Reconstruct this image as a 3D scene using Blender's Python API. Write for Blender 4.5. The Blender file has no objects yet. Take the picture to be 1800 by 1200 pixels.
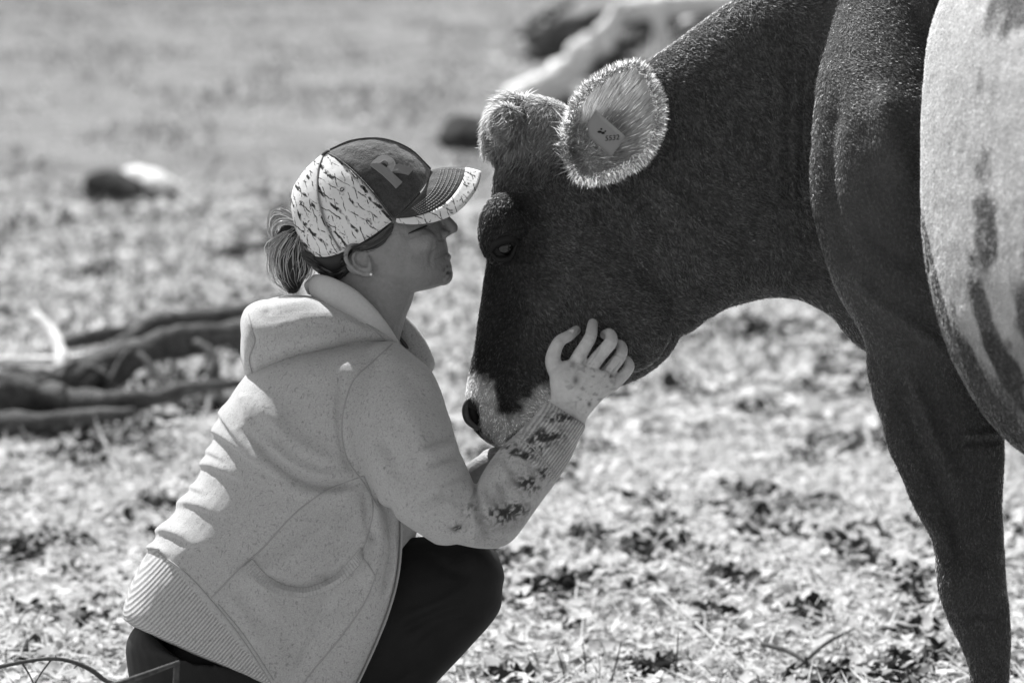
import bpy, math, random
import numpy as np
from mathutils import Vector
from mathutils.bvhtree import BVHTree

rng = np.random.default_rng(7)
random.seed(7)
SC = bpy.context.scene
COLL = SC.collection

# ------------------------------------------------------------------ camera
S = 4.75                 # focus distance, metres
FPX = 5000.0             # focal length in photograph pixels (100 mm on 36 mm, 1800 px)
K = S / FPX              # metres per photograph pixel at the focus distance
PITCH = math.radians(7.9)
FWD = np.array([0, math.cos(PITCH), -math.sin(PITCH)])
UP = np.array([0, math.sin(PITCH), math.cos(PITCH)])
RIGHT = np.array([1.0, 0, 0])
CAM = np.array([0, -S * math.cos(PITCH), 1.472])
cd = bpy.data.cameras.new('camera')
cam = bpy.data.objects.new('camera', cd)
COLL.objects.link(cam)
cam.location = CAM
cam.rotation_euler = (math.pi / 2 - PITCH, 0, 0)
cd.lens = 100
cd.sensor_width = 36
cd.sensor_fit = 'HORIZONTAL'
cd.clip_start = 0.1
cd.clip_end = 3000
cd.dof.use_dof = True
cd.dof.focus_distance = S + 0.10
cd.dof.aperture_fstop = 3.0
SC.camera = cam

# ------------------------------------------------------------------ light
SUN_EL = math.radians(53)
SUN_DIR = Vector((-0.51 * math.cos(SUN_EL), 0.86 * math.cos(SUN_EL), math.sin(SUN_EL))).normalized()
world = bpy.data.worlds.new('World')
SC.world = world
world.use_nodes = True
wn = world.node_tree.nodes
wl = world.node_tree.links
wn.clear()
sky = wn.new('ShaderNodeTexSky')
sky.sky_type = 'NISHITA'
sky.sun_disc = False
sky.sun_elevation = SUN_EL
sky.sun_rotation = math.atan2(SUN_DIR.x, SUN_DIR.y)
bw = wn.new('ShaderNodeRGBToBW')
bg = wn.new('ShaderNodeBackground')
bg.inputs['Strength'].default_value = 0.1
wo = wn.new('ShaderNodeOutputWorld')
wl.new(sky.outputs[0], bw.inputs[0])
wl.new(bw.outputs[0], bg.inputs[0])
wl.new(bg.outputs[0], wo.inputs[0])
sd = bpy.data.lights.new('sun', 'SUN')
sd.energy = 4.6
sd.angle = math.radians(0.5)
sun = bpy.data.objects.new('sun', sd)
COLL.objects.link(sun)
sun.rotation_euler = SUN_DIR.to_track_quat('Z', 'Y').to_euler()
sun.location = (-3, 4, 6)
SC.view_settings.view_transform = 'Standard'
SC.view_settings.look = 'None'
SC.view_settings.exposure = 1.02
SC.view_settings.gamma = 1.0
SC.view_settings.use_curve_mapping = False
SC.render.engine = 'CYCLES'
SC.cycles.use_denoising = True
SC.cycles.max_bounces = 6
SC.cycles.use_adaptive_sampling = False

# ------------------------------------------------------------------ coordinates
# modelling space: x, y in photograph pixels, w = depth behind the focus distance, same unit
def W(q):
    q = np.asarray(q, float)
    d = S + q[..., 2:3] * K
    return CAM + d * (FWD + (q[..., 0:1] - 900) / FPX * RIGHT + (600 - q[..., 1:2]) / FPX * UP)

def inv(p):
    r = np.asarray(p, float) - CAM
    d = r @ FWD
    return np.stack([900 + FPX * (r @ RIGHT) / d, 600 - FPX * (r @ UP) / d, (d - S) / K], -1)

def G(px, py):
    """point of the flat ground seen at a pixel"""
    dr = FWD + (px - 900) / FPX * RIGHT + (600 - py) / FPX * UP
    return CAM + dr * (-CAM[2] / dr[2])

def spline(P, n):
    P = np.asarray(P, float)
    if len(P) == 2:
        t = np.linspace(0, 1, n + 1)[:, None]
        return P[0] * (1 - t) + P[1] * t
    Pe = np.vstack([2 * P[0] - P[1], P, 2 * P[-1] - P[-2]])
    out = []
    for i in range(1, len(Pe) - 2):
        p0, p1, p2, p3 = Pe[i - 1], Pe[i], Pe[i + 1], Pe[i + 2]
        for t in np.linspace(0, 1, n, endpoint=False):
            out.append(0.5 * (2 * p1 + (p2 - p0) * t + (2 * p0 - 5 * p1 + 4 * p2 - p3) * t * t + (3 * p1 - p0 - 3 * p2 + p3) * t ** 3))
    out.append(Pe[-2])
    return np.array(out)

def grid_faces(nr, nc, wrap=True):
    i = np.arange(nr - 1)[:, None]
    j = np.arange(nc if wrap else nc - 1)[None, :]
    j2 = (j + 1) % nc
    return np.stack([i * nc + j, i * nc + j2, (i + 1) * nc + j2, (i + 1) * nc + j], -1).reshape(-1, 4)

def loft(C, E1, E2, N=28, p=2.0, p2=None, egg=0.0, caps=(0.6, 0.6)):
    """closed skin over elliptical rings: centres C, half axes E1, E2"""
    C, E1, E2 = map(lambda a: np.asarray(a, float), (C, E1, E2))
    def dome(c, e1, e2, dirv, ln):
        r = []
        for a in (25, 48, 66, 80):
            a = math.radians(a)
            r.append((c + dirv * ln * math.sin(a), e1 * math.cos(a), e2 * math.cos(a)))
        return r
    rr = list(zip(C, E1, E2))
    t0 = C[0] - C[1]; t0 = t0 / (np.linalg.norm(t0) + 1e-9)
    t1 = C[-1] - C[-2]; t1 = t1 / (np.linalg.norm(t1) + 1e-9)
    l0 = caps[0] * min(np.linalg.norm(E1[0]), np.linalg.norm(E2[0]))
    l1 = caps[1] * min(np.linalg.norm(E1[-1]), np.linalg.norm(E2[-1]))
    rr = dome(C[0], E1[0], E2[0], t0, l0)[::-1] + rr + dome(C[-1], E1[-1], E2[-1], t1, l1)
    th = np.linspace(0, 2 * math.pi, N, endpoint=False)
    c, s = np.cos(th), np.sin(th)
    pp = np.where(c < 0, p, p if p2 is None else p2)
    cx = np.sign(c) * np.abs(c) ** (2 / pp)
    sx = np.sign(s) * np.abs(s) ** (2 / pp)
    if egg:
        sx = sx * (1 - egg * np.clip(c, 0, 1) ** 2)
    V = np.concatenate([q[0] + cx[:, None] * q[1] + sx[:, None] * q[2] for q in rr])
    nr = len(rr)
    V = np.vstack([V, rr[0][0] + t0 * l0 * 0.02, rr[-1][0] + t1 * l1 * 0.02])
    F = [tuple(f) for f in grid_faces(nr, N)]
    a = nr * N
    for j in range(N):
        F.append((a, (j + 1) % N, j))
        F.append((a + 1, (nr - 1) * N + j, (nr - 1) * N + (j + 1) % N))
    return V, F

def sweep(rings, n=5, **kw):
    """rings: (ax, ay, bx, by, w, h) - two outline points, depth of the middle, half depth"""
    R = spline([r[:6] for r in rings], n)
    C = np.stack([(R[:, 0] + R[:, 2]) / 2, (R[:, 1] + R[:, 3]) / 2, R[:, 4]], -1)
    z = np.zeros(len(R))
    E1 = np.stack([(R[:, 2] - R[:, 0]) / 2, (R[:, 3] - R[:, 1]) / 2, z], -1)
    E2 = np.stack([z, z, R[:, 5]], -1)
    return loft(C, E1, E2, **kw)

def tube(P, n=5, N=12, flat=1.0, caps=(0.9, 0.9), ref=(0, 0, 1)):
    """P: (x, y, w, radius)"""
    R = spline(P, n)
    C = R[:, :3]
    T = np.gradient(C, axis=0)
    T /= np.linalg.norm(T, axis=1)[:, None] + 1e-9
    ref = np.array(ref, float)
    E1 = np.cross(T, ref)
    bad = np.linalg.norm(E1, axis=1) < 1e-3
    E1[bad] = np.cross(T[bad], [1.0, 0.3, 0])
    E1 /= np.linalg.norm(E1, axis=1)[:, None]
    E2 = np.cross(T, E1)
    return loft(C, E1 * R[:, 3:4], E2 * R[:, 3:4] * flat, N=N, caps=caps)

def ell(c, r, rot=0.0, N=24):
    th = np.linspace(0, 2 * math.pi, N, endpoint=False)
    ph = np.linspace(-math.pi / 2, math.pi / 2, N // 2 + 1)
    V = np.array([[math.cos(p) * math.cos(t), math.cos(p) * math.sin(t), math.sin(p)] for p in ph for t in th]) * np.array(r)
    if rot:
        a = math.radians(rot); ca, sa = math.cos(a), math.sin(a)
        V = np.stack([V[:, 0] * ca - V[:, 1] * sa, V[:, 0] * sa + V[:, 1] * ca, V[:, 2]], -1)
    return V + np.array(c, float), [tuple(f) for f in grid_faces(len(ph), N)]

def merge(parts):
    V, F, o = [], [], 0
    for v, f in parts:
        V.append(np.asarray(v))
        F += [tuple(int(i) + o for i in t) for t in f]
        o += len(v)
    return np.vstack(V), F

def union(parts, voxel, smooth=6, fac=0.5):
    V, F = merge(parts)
    me = bpy.data.meshes.new('tmp')
    me.from_pydata(V.tolist(), [], F)
    ob = bpy.data.objects.new('tmp', me)
    COLL.objects.link(ob)
    m = ob.modifiers.new('r', 'REMESH'); m.mode = 'VOXEL'; m.voxel_size = voxel
    if smooth:
        m = ob.modifiers.new('s', 'SMOOTH'); m.factor = fac; m.iterations = smooth
    dg = bpy.context.evaluated_depsgraph_get()
    e = ob.evaluated_get(dg)
    me2 = e.to_mesh()
    v = np.empty(len(me2.vertices) * 3); me2.vertices.foreach_get('co', v)
    l = np.empty(len(me2.loops), dtype=np.int64); me2.loops.foreach_get('vertex_index', l)
    e.to_mesh_clear()
    bpy.data.objects.remove(ob)
    bpy.data.meshes.remove(me)
    return v.reshape(-1, 3), l.reshape(-1, 4)

def normals(V, F):
    F = np.asarray(F)
    n = np.cross(V[F[:, 2]] - V[F[:, 0]], V[F[:, 3 if F.shape[1] == 4 else 1]] - V[F[:, 1 if F.shape[1] == 4 else 2]])
    N = np.stack([sum(np.bincount(F[:, k], n[:, c], len(V)) for k in range(F.shape[1])) for c in range(3)], -1)
    return N / (np.linalg.norm(N, axis=1)[:, None] + 1e-12)

def pdist(V, poly):
    """distance in the picture plane to a polyline, and position along it"""
    P = np.asarray(poly, float)
    best = np.full(len(V), 1e9); tt = np.zeros(len(V))
    for i in range(len(P) - 1):
        a, b = P[i, :2], P[i + 1, :2]
        ab = b - a
        t = np.clip(((V[:, :2] - a) @ ab) / (ab @ ab + 1e-9), 0, 1)
        d = np.linalg.norm(V[:, :2] - a - t[:, None] * ab, axis=1)
        m = d < best
        best[m] = d[m]; tt[m] = (i + t[m]) / (len(P) - 1)
    return best, tt

def crease(V, N, poly, width, amp, n=4, side=-0.1, taper=True):
    """push the camera-side surface in (amp<0) or out (amp>0) along a line"""
    d, t = pdist(V, spline(poly, n))
    k = np.exp(-(d / width) ** 2) * amp
    if taper:
        k *= np.clip(np.minimum(t, 1 - t) * 5, 0, 1)
    k[N[:, 2] > side] = 0
    V += N * k[:, None]

def bump(V, N, c, r, amp):
    d = np.linalg.norm((V - np.array(c, float)) / np.array(r, float), axis=1)
    V += N * (np.exp(-d * d) * amp)[:, None]

def vnoise(P, scale, seed=0):
    """smooth value noise"""
    p = np.asarray(P) / scale + 100
    i = np.floor(p).astype(np.int64); f = p - i
    f = f * f * (3 - 2 * f)
    def h(a, b, c):
        n = (a * 73856093) ^ (b * 19349663) ^ (c * 83492791) ^ (seed * 2654435761 % 2147483647)
        n = (n ^ (n >> 13)) * 1274126177 & 0x7fffffff
        return (n % 10007) / 10007.0
    r = 0
    for a in (0, 1):
        for b in (0, 1):
            for c in (0, 1):
                wgt = (f[:, 0] if a else 1 - f[:, 0]) * (f[:, 1] if b else 1 - f[:, 1]) * (f[:, 2] if c else 1 - f[:, 2])
                r = r + wgt * h(i[:, 0] + a, i[:, 1] + b, i[:, 2] + c)
    return r * 2 - 1

def sstep(a, b, x):
    t = np.clip((x - a) / (b - a), 0, 1)
    return t * t * (3 - 2 * t)

# ------------------------------------------------------------------ objects
def mesh_np(name, V, F, cols=None, smooth=True):
    """V in world/local metres, F one array or a list of arrays (3 or 4 columns)"""
    Fs = F if isinstance(F, list) and len(F) and isinstance(F[0], np.ndarray) else [np.asarray(F)]
    me = bpy.data.meshes.new(name)
    V = np.asarray(V, np.float32)
    me.vertices.add(len(V)); me.vertices.foreach_set('co', V.ravel())
    nl = sum(f.size for f in Fs); npol = sum(len(f) for f in Fs)
    me.loops.add(nl); me.loops.foreach_set('vertex_index', np.concatenate([f.ravel() for f in Fs]).astype(np.int32))
    tot = np.concatenate([np.full(len(f), f.shape[1]) for f in Fs]).astype(np.int32)
    st = np.concatenate([[0], np.cumsum(tot)[:-1]]).astype(np.int32)
    me.polygons.add(npol); me.polygons.foreach_set('loop_start', st)
    try:
        me.polygons.foreach_set('loop_total', tot)
    except Exception:
        pass
    me.polygons.foreach_set('use_smooth', np.full(npol, smooth))
    me.update(calc_edges=True)
    for nm, c in (cols or {}).items():
        a = me.color_attributes.new(nm, 'FLOAT_COLOR', 'POINT')
        c = np.asarray(c, np.float32)
        a.data.foreach_set('color', np.stack([c, c, c, np.ones_like(c)], -1).ravel())
    me.validate()
    return me

def link(name, me, mats, parent=None, **props):
    ob = bpy.data.objects.new(name, me)
    COLL.objects.link(ob)
    for m in (mats if isinstance(mats, (list, tuple)) else [mats]):
        me.materials.append(m)
    if parent is not None:
        ob.parent = parent
    for k, v in props.items():
        ob[k] = v
    return ob

def root_of(o):
    p = np.array([0.0, 0, 0])
    while o is not None:
        p = p + np.array(o.location)
        o = o.parent
    return p

def addq(name, VF, mats, parent=None, cols=None, smooth=True, **props):
    """link a mesh given in modelling space"""
    V, F = VF
    Vw = W(V) - (root_of(parent) if parent is not None else 0)
    if isinstance(F, np.ndarray):
        me = mesh_np(name, Vw, F, cols, smooth)
    else:
        me = bpy.data.meshes.new(name)
        me.from_pydata(Vw.tolist(), [], [tuple(int(i) for i in f) for f in F])
        me.polygons.foreach_set('use_smooth', np.full(len(me.polygons), smooth))
        for nm, c in (cols or {}).items():
            a = me.color_attributes.new(nm, 'FLOAT_COLOR', 'POINT')
            c = np.asarray(c, np.float32)
            a.data.foreach_set('color', np.stack([c, c, c, np.ones_like(c)], -1).ravel())
    return link(name, me, mats, parent, **props)

def empty(name, loc, **props):
    e = bpy.data.objects.new(name, None)
    COLL.objects.link(e)
    e.location = loc
    e.empty_display_size = 0.1
    for k, v in props.items():
        e[k] = v
    return e

# ------------------------------------------------------------------ materials
def mat(name, v=0.5, attr=None, rough=0.8, spec=0.3, noise=None, fleck=None, bump_=None, wave=None, trans=0.0, sheen=0.0, random_=0.0, extra=None, tgain=1.0):
    m = bpy.data.materials.new(name)
    m.use_nodes = True
    nt = m.node_tree; N = nt.nodes; L = nt.links
    b = N['Principled BSDF']; out = N['Material Output']
    b.inputs['Roughness'].default_value = rough
    b.inputs['Specular IOR Level'].default_value = spec
    if sheen:
        b.inputs['Sheen Weight'].default_value = sheen
        b.inputs['Sheen Tint'].default_value = (1, 1, 1, 1)
    tc = N.new('ShaderNodeTexCoord')
    def math_(op, a, bb, clamp=False):
        n = N.new('ShaderNodeMath'); n.operation = op; n.use_clamp = clamp
        for i, x in enumerate((a, bb)):
            if x is None:
                continue
            if isinstance(x, (int, float)):
                n.inputs[i].default_value = x
            else:
                L.new(x, n.inputs[i])
        return n.outputs[0]
    def noise_(scale, detail=3, rough_=0.55, stretch=None, dist=0.0):
        t = N.new('ShaderNodeTexNoise')
        t.inputs['Scale'].default_value = scale
        t.inputs['Detail'].default_value = detail
        t.inputs['Roughness'].default_value = rough_
        t.inputs['Distortion'].default_value = dist
        if stretch:
            mp = N.new('ShaderNodeMapping')
            mp.inputs['Scale'].default_value = stretch
            L.new(tc.outputs['Object'], mp.inputs[0]); L.new(mp.outputs[0], t.inputs['Vector'])
        else:
            L.new(tc.outputs['Object'], t.inputs['Vector'])
        return t.outputs['Fac']
    def ramp_(x, lo, hi, a, c):
        r = N.new('ShaderNodeMapRange')
        r.inputs[1].default_value = lo; r.inputs[2].default_value = hi
        r.inputs[3].default_value = a; r.inputs[4].default_value = c
        L.new(x, r.inputs[0])
        return r.outputs[0]
    if attr:
        a = N.new('ShaderNodeAttribute'); a.attribute_name = attr
        val = math_('MULTIPLY', a.outputs['Fac'], v)
    else:
        n = N.new('ShaderNodeValue'); n.outputs[0].default_value = v
        val = n.outputs[0]
    if random_:
        oi = N.new('ShaderNodeNewGeometry')
        val = math_('MULTIPLY', val, ramp_(oi.outputs['Random Per Island'], 0, 1, 1 - random_, 1 + random_))
    for nz in (noise or []):
        sc, amt = nz[0], nz[1]
        val = math_('MULTIPLY', val, ramp_(noise_(sc, *(nz[2:])), 0.3, 0.7, 1 - amt, 1 + amt))
    for fk in (fleck or []):     # scale, threshold, darkness, stretch
        t = noise_(fk[0], 2, 0.5, fk[3] if len(fk) > 3 else None)
        val = math_('MULTIPLY', val, ramp_(t, fk[1], fk[1] + 0.06, 1.0, fk[2]))
    hb = None
    if bump_:
        for sc, st in bump_:
            t = math_('MULTIPLY', noise_(sc, 4), st)
            hb = t if hb is None else math_('ADD', hb, t)
    if extra:
        val, hb = extra(N, L, tc, math_, noise_, ramp_, val, hb)
    if hb is not None:
        bp = N.new('ShaderNodeBump'); bp.inputs['Strength'].default_value = 1.0
        bp.inputs['Distance'].default_value = 1.0
        L.new(hb, bp.inputs['Height']); L.new(bp.outputs[0], b.inputs['Normal'])
    cmb = N.new('ShaderNodeCombineColor')
    for i in range(3):
        L.new(val, cmb.inputs[i])
    L.new(cmb.outputs[0], b.inputs['Base Color'])
    if trans:
        tr = N.new('ShaderNodeBsdfTranslucent')
        if tgain != 1.0:
            tv_ = math_('MINIMUM', math_('MULTIPLY', val, tgain), 0.85)
            c2 = N.new('ShaderNodeCombineColor')
            for i in range(3):
                L.new(tv_, c2.inputs[i])
            L.new(c2.outputs[0], tr.inputs['Color'])
        else:
            L.new(cmb.outputs[0], tr.inputs['Color'])
        mx = N.new('ShaderNodeMixShader'); mx.inputs[0].default_value = trans
        L.new(b.outputs[0], mx.inputs[1]); L.new(tr.outputs[0], mx.inputs[2])
        L.new(mx.outputs[0], out.inputs['Surface'])
    return m

def rib_extra(direction, freq, amp):
    """knitted ribs: ridges across 'direction', only where the mesh attribute rib is set"""
    def f(N, L, tc, math_, noise_, ramp_, val, hb):
        d = N.new('ShaderNodeVectorMath'); d.operation = 'DOT_PRODUCT'
        L.new(tc.outputs['Object'], d.inputs[0]); d.inputs[1].default_value = direction
        s = math_('SINE', math_('MULTIPLY', d.outputs['Value'], freq * 2 * math.pi), None)
        a = N.new('ShaderNodeAttribute'); a.attribute_name = 'rib'
        sm = math_('MULTIPLY', s, a.outputs['Fac'])
        val = math_('MULTIPLY', val, ramp_(sm, -1, 1, 0.72, 1.28))
        r = math_('MULTIPLY', sm, amp)
        hb = r if hb is None else math_('ADD', hb, r)
        return val, hb
    return f

def birch_extra(N, L, tc, math_, noise_, ramp_, val, hb):
    """pale winter-wood print: dark broken branch lines and specks"""
    for rot, sc, lo, seed in ((0.75, 34, 0.92, 0.0), (0.35, 70, 0.955, 3.1), (1.0, 52, 0.96, 7.7)):
        mp = N.new('ShaderNodeMapping')
        mp.inputs['Rotation'].default_value = (0.2, rot, 0.1)
        mp.inputs['Location'].default_value = (seed, seed * 0.7, seed)
        L.new(tc.outputs['Object'], mp.inputs[0])
        wv = N.new('ShaderNodeTexWave'); wv.wave_type = 'BANDS'; wv.bands_direction = 'X'
        wv.inputs['Scale'].default_value = sc / 3.0
        wv.inputs['Distortion'].default_value = 2.6
        wv.inputs['Detail'].default_value = 4
        wv.inputs['Detail Scale'].default_value = 2.2
        L.new(mp.outputs[0], wv.inputs['Vector'])
        line = ramp_(wv.outputs['Fac'], lo, lo + 0.03, 0, 1)
        brk = ramp_(noise_(38 + sc * 0.3, 2), 0.46, 0.56, 0, 1)
        k = math_('MULTIPLY', line, brk)
        val = math_('MULTIPLY', val, math_('SUBTRACT', 1.0, math_('MULTIPLY', k, 0.93)))
    sp = ramp_(noise_(230, 3, 0.7), 0.60, 0.64, 0, 1)
    cl = ramp_(noise_(22, 2), 0.48, 0.56, 0, 1)
    val = math_('MULTIPLY', val, math_('SUBTRACT', 1.0, math_('MULTIPLY', math_('MULTIPLY', sp, cl), 0.9)))
    return val, hb

# ================================================================== setting: ground
def ground_h(x, y):
    P = np.stack([x, y, np.zeros_like(x)], -1)
    h = vnoise(P, 0.9, 3) * 0.025 + vnoise(P, 0.28, 4) * 0.012
    far = sstep(12, 60, y)
    h = h + far * vnoise(P, 9.0, 5) * 0.25
    near = np.exp(-((x - 0.1) ** 2 + (y + 0.1) ** 2) / 0.8)
    return h * (1 - near)

def ground_mesh():
    xs = np.concatenate([-np.geomspace(400, 5, 26), np.arange(-4.9, 4.95, 0.07), np.geomspace(5, 400, 26)])
    ys = np.concatenate([-np.geomspace(60, 4.2, 12), np.arange(-4.0, 16, 0.07), np.geomspace(16.1, 900, 60)])
    X, Y = np.meshgrid(xs, ys)
    Z = ground_h(X.ravel(), Y.ravel())
    V = np.stack([X.ravel(), Y.ravel(), Z], -1)
    return mesh_np('ground', V, grid_faces(len(ys), len(xs), False))

def pasture(N, L, tc, math_, noise_, ramp_, val, hb):
    """litter-covered earth near the animals, plainer grazed turf farther out"""
    s = N.new('ShaderNodeSeparateXYZ')
    L.new(tc.outputs['Object'], s.inputs[0])
    return math_('MULTIPLY', val, ramp_(s.outputs['Y'], 3.5, 10, 1.0, 0.48)), hb
M_GROUND = mat('ground_dry_grass', 0.37, rough=0.95, spec=0.1,
               noise=[(0.5, 0.25, 4), (1.6, 0.3, 5), (7, 0.2, 4), (40, 0.2, 3)], extra=pasture, bump_=[(30, 0.03), (90, 0.012)])
ground = link('ground', ground_mesh(), M_GROUND, kind='structure')

def scatter_xy(n, d0, d1, margin=1.15, power=1.0):
    """random ground points inside the view wedge, d = distance from the camera"""
    u = rng.random(n)
    a = 2 - power
    d = (d0 ** a + u * (d1 ** a - d0 ** a)) ** (1 / a)
    wide = np.where(rng.random(n) < 0.30, 2.6, margin)
    x = (rng.random(n) - 0.5) * 0.36 * wide * d + (rng.random(n) - 0.5) * 0.3
    y = CAM[1] + d
    return x, y

def leaf_bits(n, d0, d1, smin, smax, power=1.0, tilt=0.5, hmax=0.02, aspect=(0.4, 0.8), curl=0.3):
    """curled leaves: 3 x 2 quads each"""
    x, y = scatter_xy(n, d0, d1, power=power)
    z = ground_h(x, y) + rng.random(n) * hmax
    sz = smin + (smax - smin) * rng.random(n) ** 2
    asp = aspect[0] + (aspect[1] - aspect[0]) * rng.random(n)
    az = rng.random(n) * 2 * math.pi
    tl = rng.normal(0, tilt, n); rl = rng.normal(0, tilt, n)
    ca, sa = np.cos(az), np.sin(az)
    ex = np.stack([ca * np.cos(tl), sa * np.cos(tl), np.sin(tl)], -1)
    ey = np.stack([-sa * np.cos(rl), ca * np.cos(rl), np.sin(rl)], -1)
    ez = np.cross(ex, ey)
    us = np.array([-1, -0.35, 0.35, 1.0]); wd = np.array([0.12, 0.9, 1.0, 0.08])
    cu = rng.normal(0, curl, n)
    V = []
    for i in range(4):
        for j, vv in enumerate((-1, 0, 1)):
            off = ex * (us[i] * sz / 2)[:, None] + ey * (vv * wd[i] * asp * sz / 2)[:, None] + ez * ((us[i] ** 2) * cu * sz / 2 + abs(vv) * wd[i] * 0.22 * sz * rng.random(n))[:, None]
            V.append(off)
    V = np.stack(V, 1) + np.stack([x, y, z + 0.006 + sz * 0.12], -1)[:, None, :]
    f = grid_faces(4, 3, False)
    F = (np.arange(n)[:, None, None] * 12 + f[None]).reshape(-1, 4)
    return V.reshape(-1, 3), F

def blade_bits(n, d0, d1, lmin, lmax, wid, power=1.0, lift=0.25, hmax=0.03, stand=False):
    """dry grass and straw: bent strips of three segments"""
    x, y = scatter_xy(n, d0, d1, power=power)
    z = ground_h(x, y) + rng.random(n) * hmax
    ln = lmin + (lmax - lmin) * rng.random(n) ** 2
    az = rng.random(n) * 2 * math.pi
    el = np.abs(rng.normal(0, lift, n)) if not stand else np.clip(rng.normal(1.0, 0.3, n), 0.3, 1.5)
    h = np.stack([np.cos(az), np.sin(az), np.zeros(n)], -1)
    dz = np.stack([np.zeros(n), np.zeros(n), np.ones(n)], -1)
    side = np.stack([-np.sin(az), np.cos(az), rng.normal(0, 0.5, n)], -1)
    side /= np.linalg.norm(side, axis=1)[:, None]
    bend = rng.normal(0.1 if not stand else 0.5, 0.25, n)
    kink = rng.normal(0, 0.12, n)
    V = []
    for t, wv in ((0, 0.8), (0.33, 1), (0.67, 0.9), (1, 0.15)):
        e = el - bend * t
        p = h * (ln * t * np.cos(e))[:, None] + dz * (ln * t * np.sin(el) - ln * bend * t * t * 0.5)[:, None] + side * (kink * ln * t * t)[:, None]
        for sgn in (-1, 1):
            V.append(p + side * (sgn * wid * wv / 2 * (0.6 + 0.8 * ((ln * 977) % 1)))[:, None])
    V = np.stack(V, 1)
    V[:, :, 2] = np.maximum(V[:, :, 2], 0.0)
    V = V + np.stack([x, y, z + 0.004], -1)[:, None, :]
    f = grid_faces(4, 2, False)
    F = (np.arange(n)[:, None, None] * 8 + f[None]).reshape(-1, 4)
    return V.reshape(-1, 3), F

M_LEAF = mat('dry_leaf', 0.54, rough=0.7, spec=0.2, random_=0.2, trans=0.3)
M_STRAW = mat('dry_straw', 0.52, rough=0.6, spec=0.25, random_=0.2, trans=0.25)
M_GRASS = mat('short_green_grass', 0.07, rough=0.6, spec=0.4, random_=0.35, trans=0.4)
def stuff(name, VF, m, label, cat):
    return link(name, mesh_np(name, VF[0], VF[1]), m, kind='stuff', label=label, category=cat)
def joinq(a):
    V, F, o = [], [], 0
    for v, f in a:
        V.append(v); F.append(f + o); o += len(v)
    return np.vstack(V), np.vstack(F)
stuff('leaf_litter', joinq([leaf_bits(27000, 4.6, 9.0, 0.015, 0.055, hmax=0.03, tilt=0.33), leaf_bits(19000, 8.5, 16, 0.03, 0.10, power=1.3, hmax=0.03, tilt=0.3), leaf_bits(7000, 16, 70, 0.03, 0.10, power=0.3, hmax=0.03, tilt=0.5)]), M_LEAF,
      'pale dry leaf litter strewn over the sunlit pasture', 'leaf litter')
def clump_filter(VF, per, keep):
    V, F = VF
    n = len(V) // per
    c = V.reshape(n, per, 3).mean(1)
    k = keep(c)
    idx = np.where(k)[0]
    V2 = V.reshape(n, per, 3)[idx].reshape(-1, 3)
    m = len(F) // n
    f = F.reshape(n, m, 4)[0]
    return V2, (np.arange(len(idx))[:, None, None] * per + f[None]).reshape(-1, 4)
WEED_SPOTS = np.array([(*G(x, y)[:2], r) for x, y, r in ((1080, 965, .13), (1190, 985, .10), (1360, 955, .10), (1500, 785, .15), (1400, 800, .08), (1555, 1030, .06), (1300, 1040, .08), (1140, 1185, .07), (1040, 800, .10), (1330, 875, .11), (1440, 885, .08),
   (905, 1010, .08), (1130, 885, .07), (100, 955, .11), (40, 965, .09), (130, 1005, .07), (60, 1085, .08), (30, 875, .08), (1200, 700, .08), (1390, 600, .14), (1290, 570, .14), (1340, 735, .10), (1000, 1120, .05), (1250, 1100, .06), (1420, 1090, .06), (1600, 1130, .06), (180, 1060, .05))])
def weedy(c):
    v = vnoise(c * [1, 1, 0], 0.30, 201) + 0.9 * vnoise(c * [1, 1, 0], 0.10, 202)
    d = np.min(np.hypot(c[:, None, 0] - WEED_SPOTS[None, :, 0], (c[:, None, 1] - WEED_SPOTS[None, :, 1])) / WEED_SPOTS[None, :, 2], axis=1)
    return (v > 0.72) | (d < 0.9 + 0.25 * vnoise(c, 0.04, 203))
M_WEED = mat('dark_weed_leaf', 0.028, rough=0.6, spec=0.3, random_=0.5, trans=0.2)
stuff('dark_weeds', joinq([clump_filter(leaf_bits(72000, 4.7, 9.0, 0.012, 0.05, hmax=0.03, tilt=0.7), 12, weedy), clump_filter(leaf_bits(40000, 8.5, 17, 0.03, 0.09, power=0.8, hmax=0.03, tilt=0.7), 12, weedy)]), M_WEED,
      'dark low weeds in ragged patches among the pale litter', 'weeds')
stuff('dry_straw', joinq([blade_bits(19000, 4.7, 8.5, 0.03, 0.16, 0.004), blade_bits(7000, 8, 18, 0.06, 0.25, 0.009, power=0.8)]), M_STRAW,
      'dry straw stalks lying flat across the pasture', 'straw')
stuff('short_grass', joinq([blade_bits(6000, 4.8, 9.5, 0.02, 0.07, 0.004, stand=True), blade_bits(7000, 9, 15, 0.05, 0.14, 0.010, power=0.6, stand=True), clump_filter(blade_bits(110000, 13, 140, 0.05, 0.20, 0.022, power=0.3, stand=True), 8, lambda c: vnoise(c * [1, 0.5, 0], 0.9, 211) + 0.6 * vnoise(c * [1, 0.6, 0], 0.35, 212) > 0.0)]), M_GRASS,
      'short grazed grass growing between the leaves', 'grass')

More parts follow.
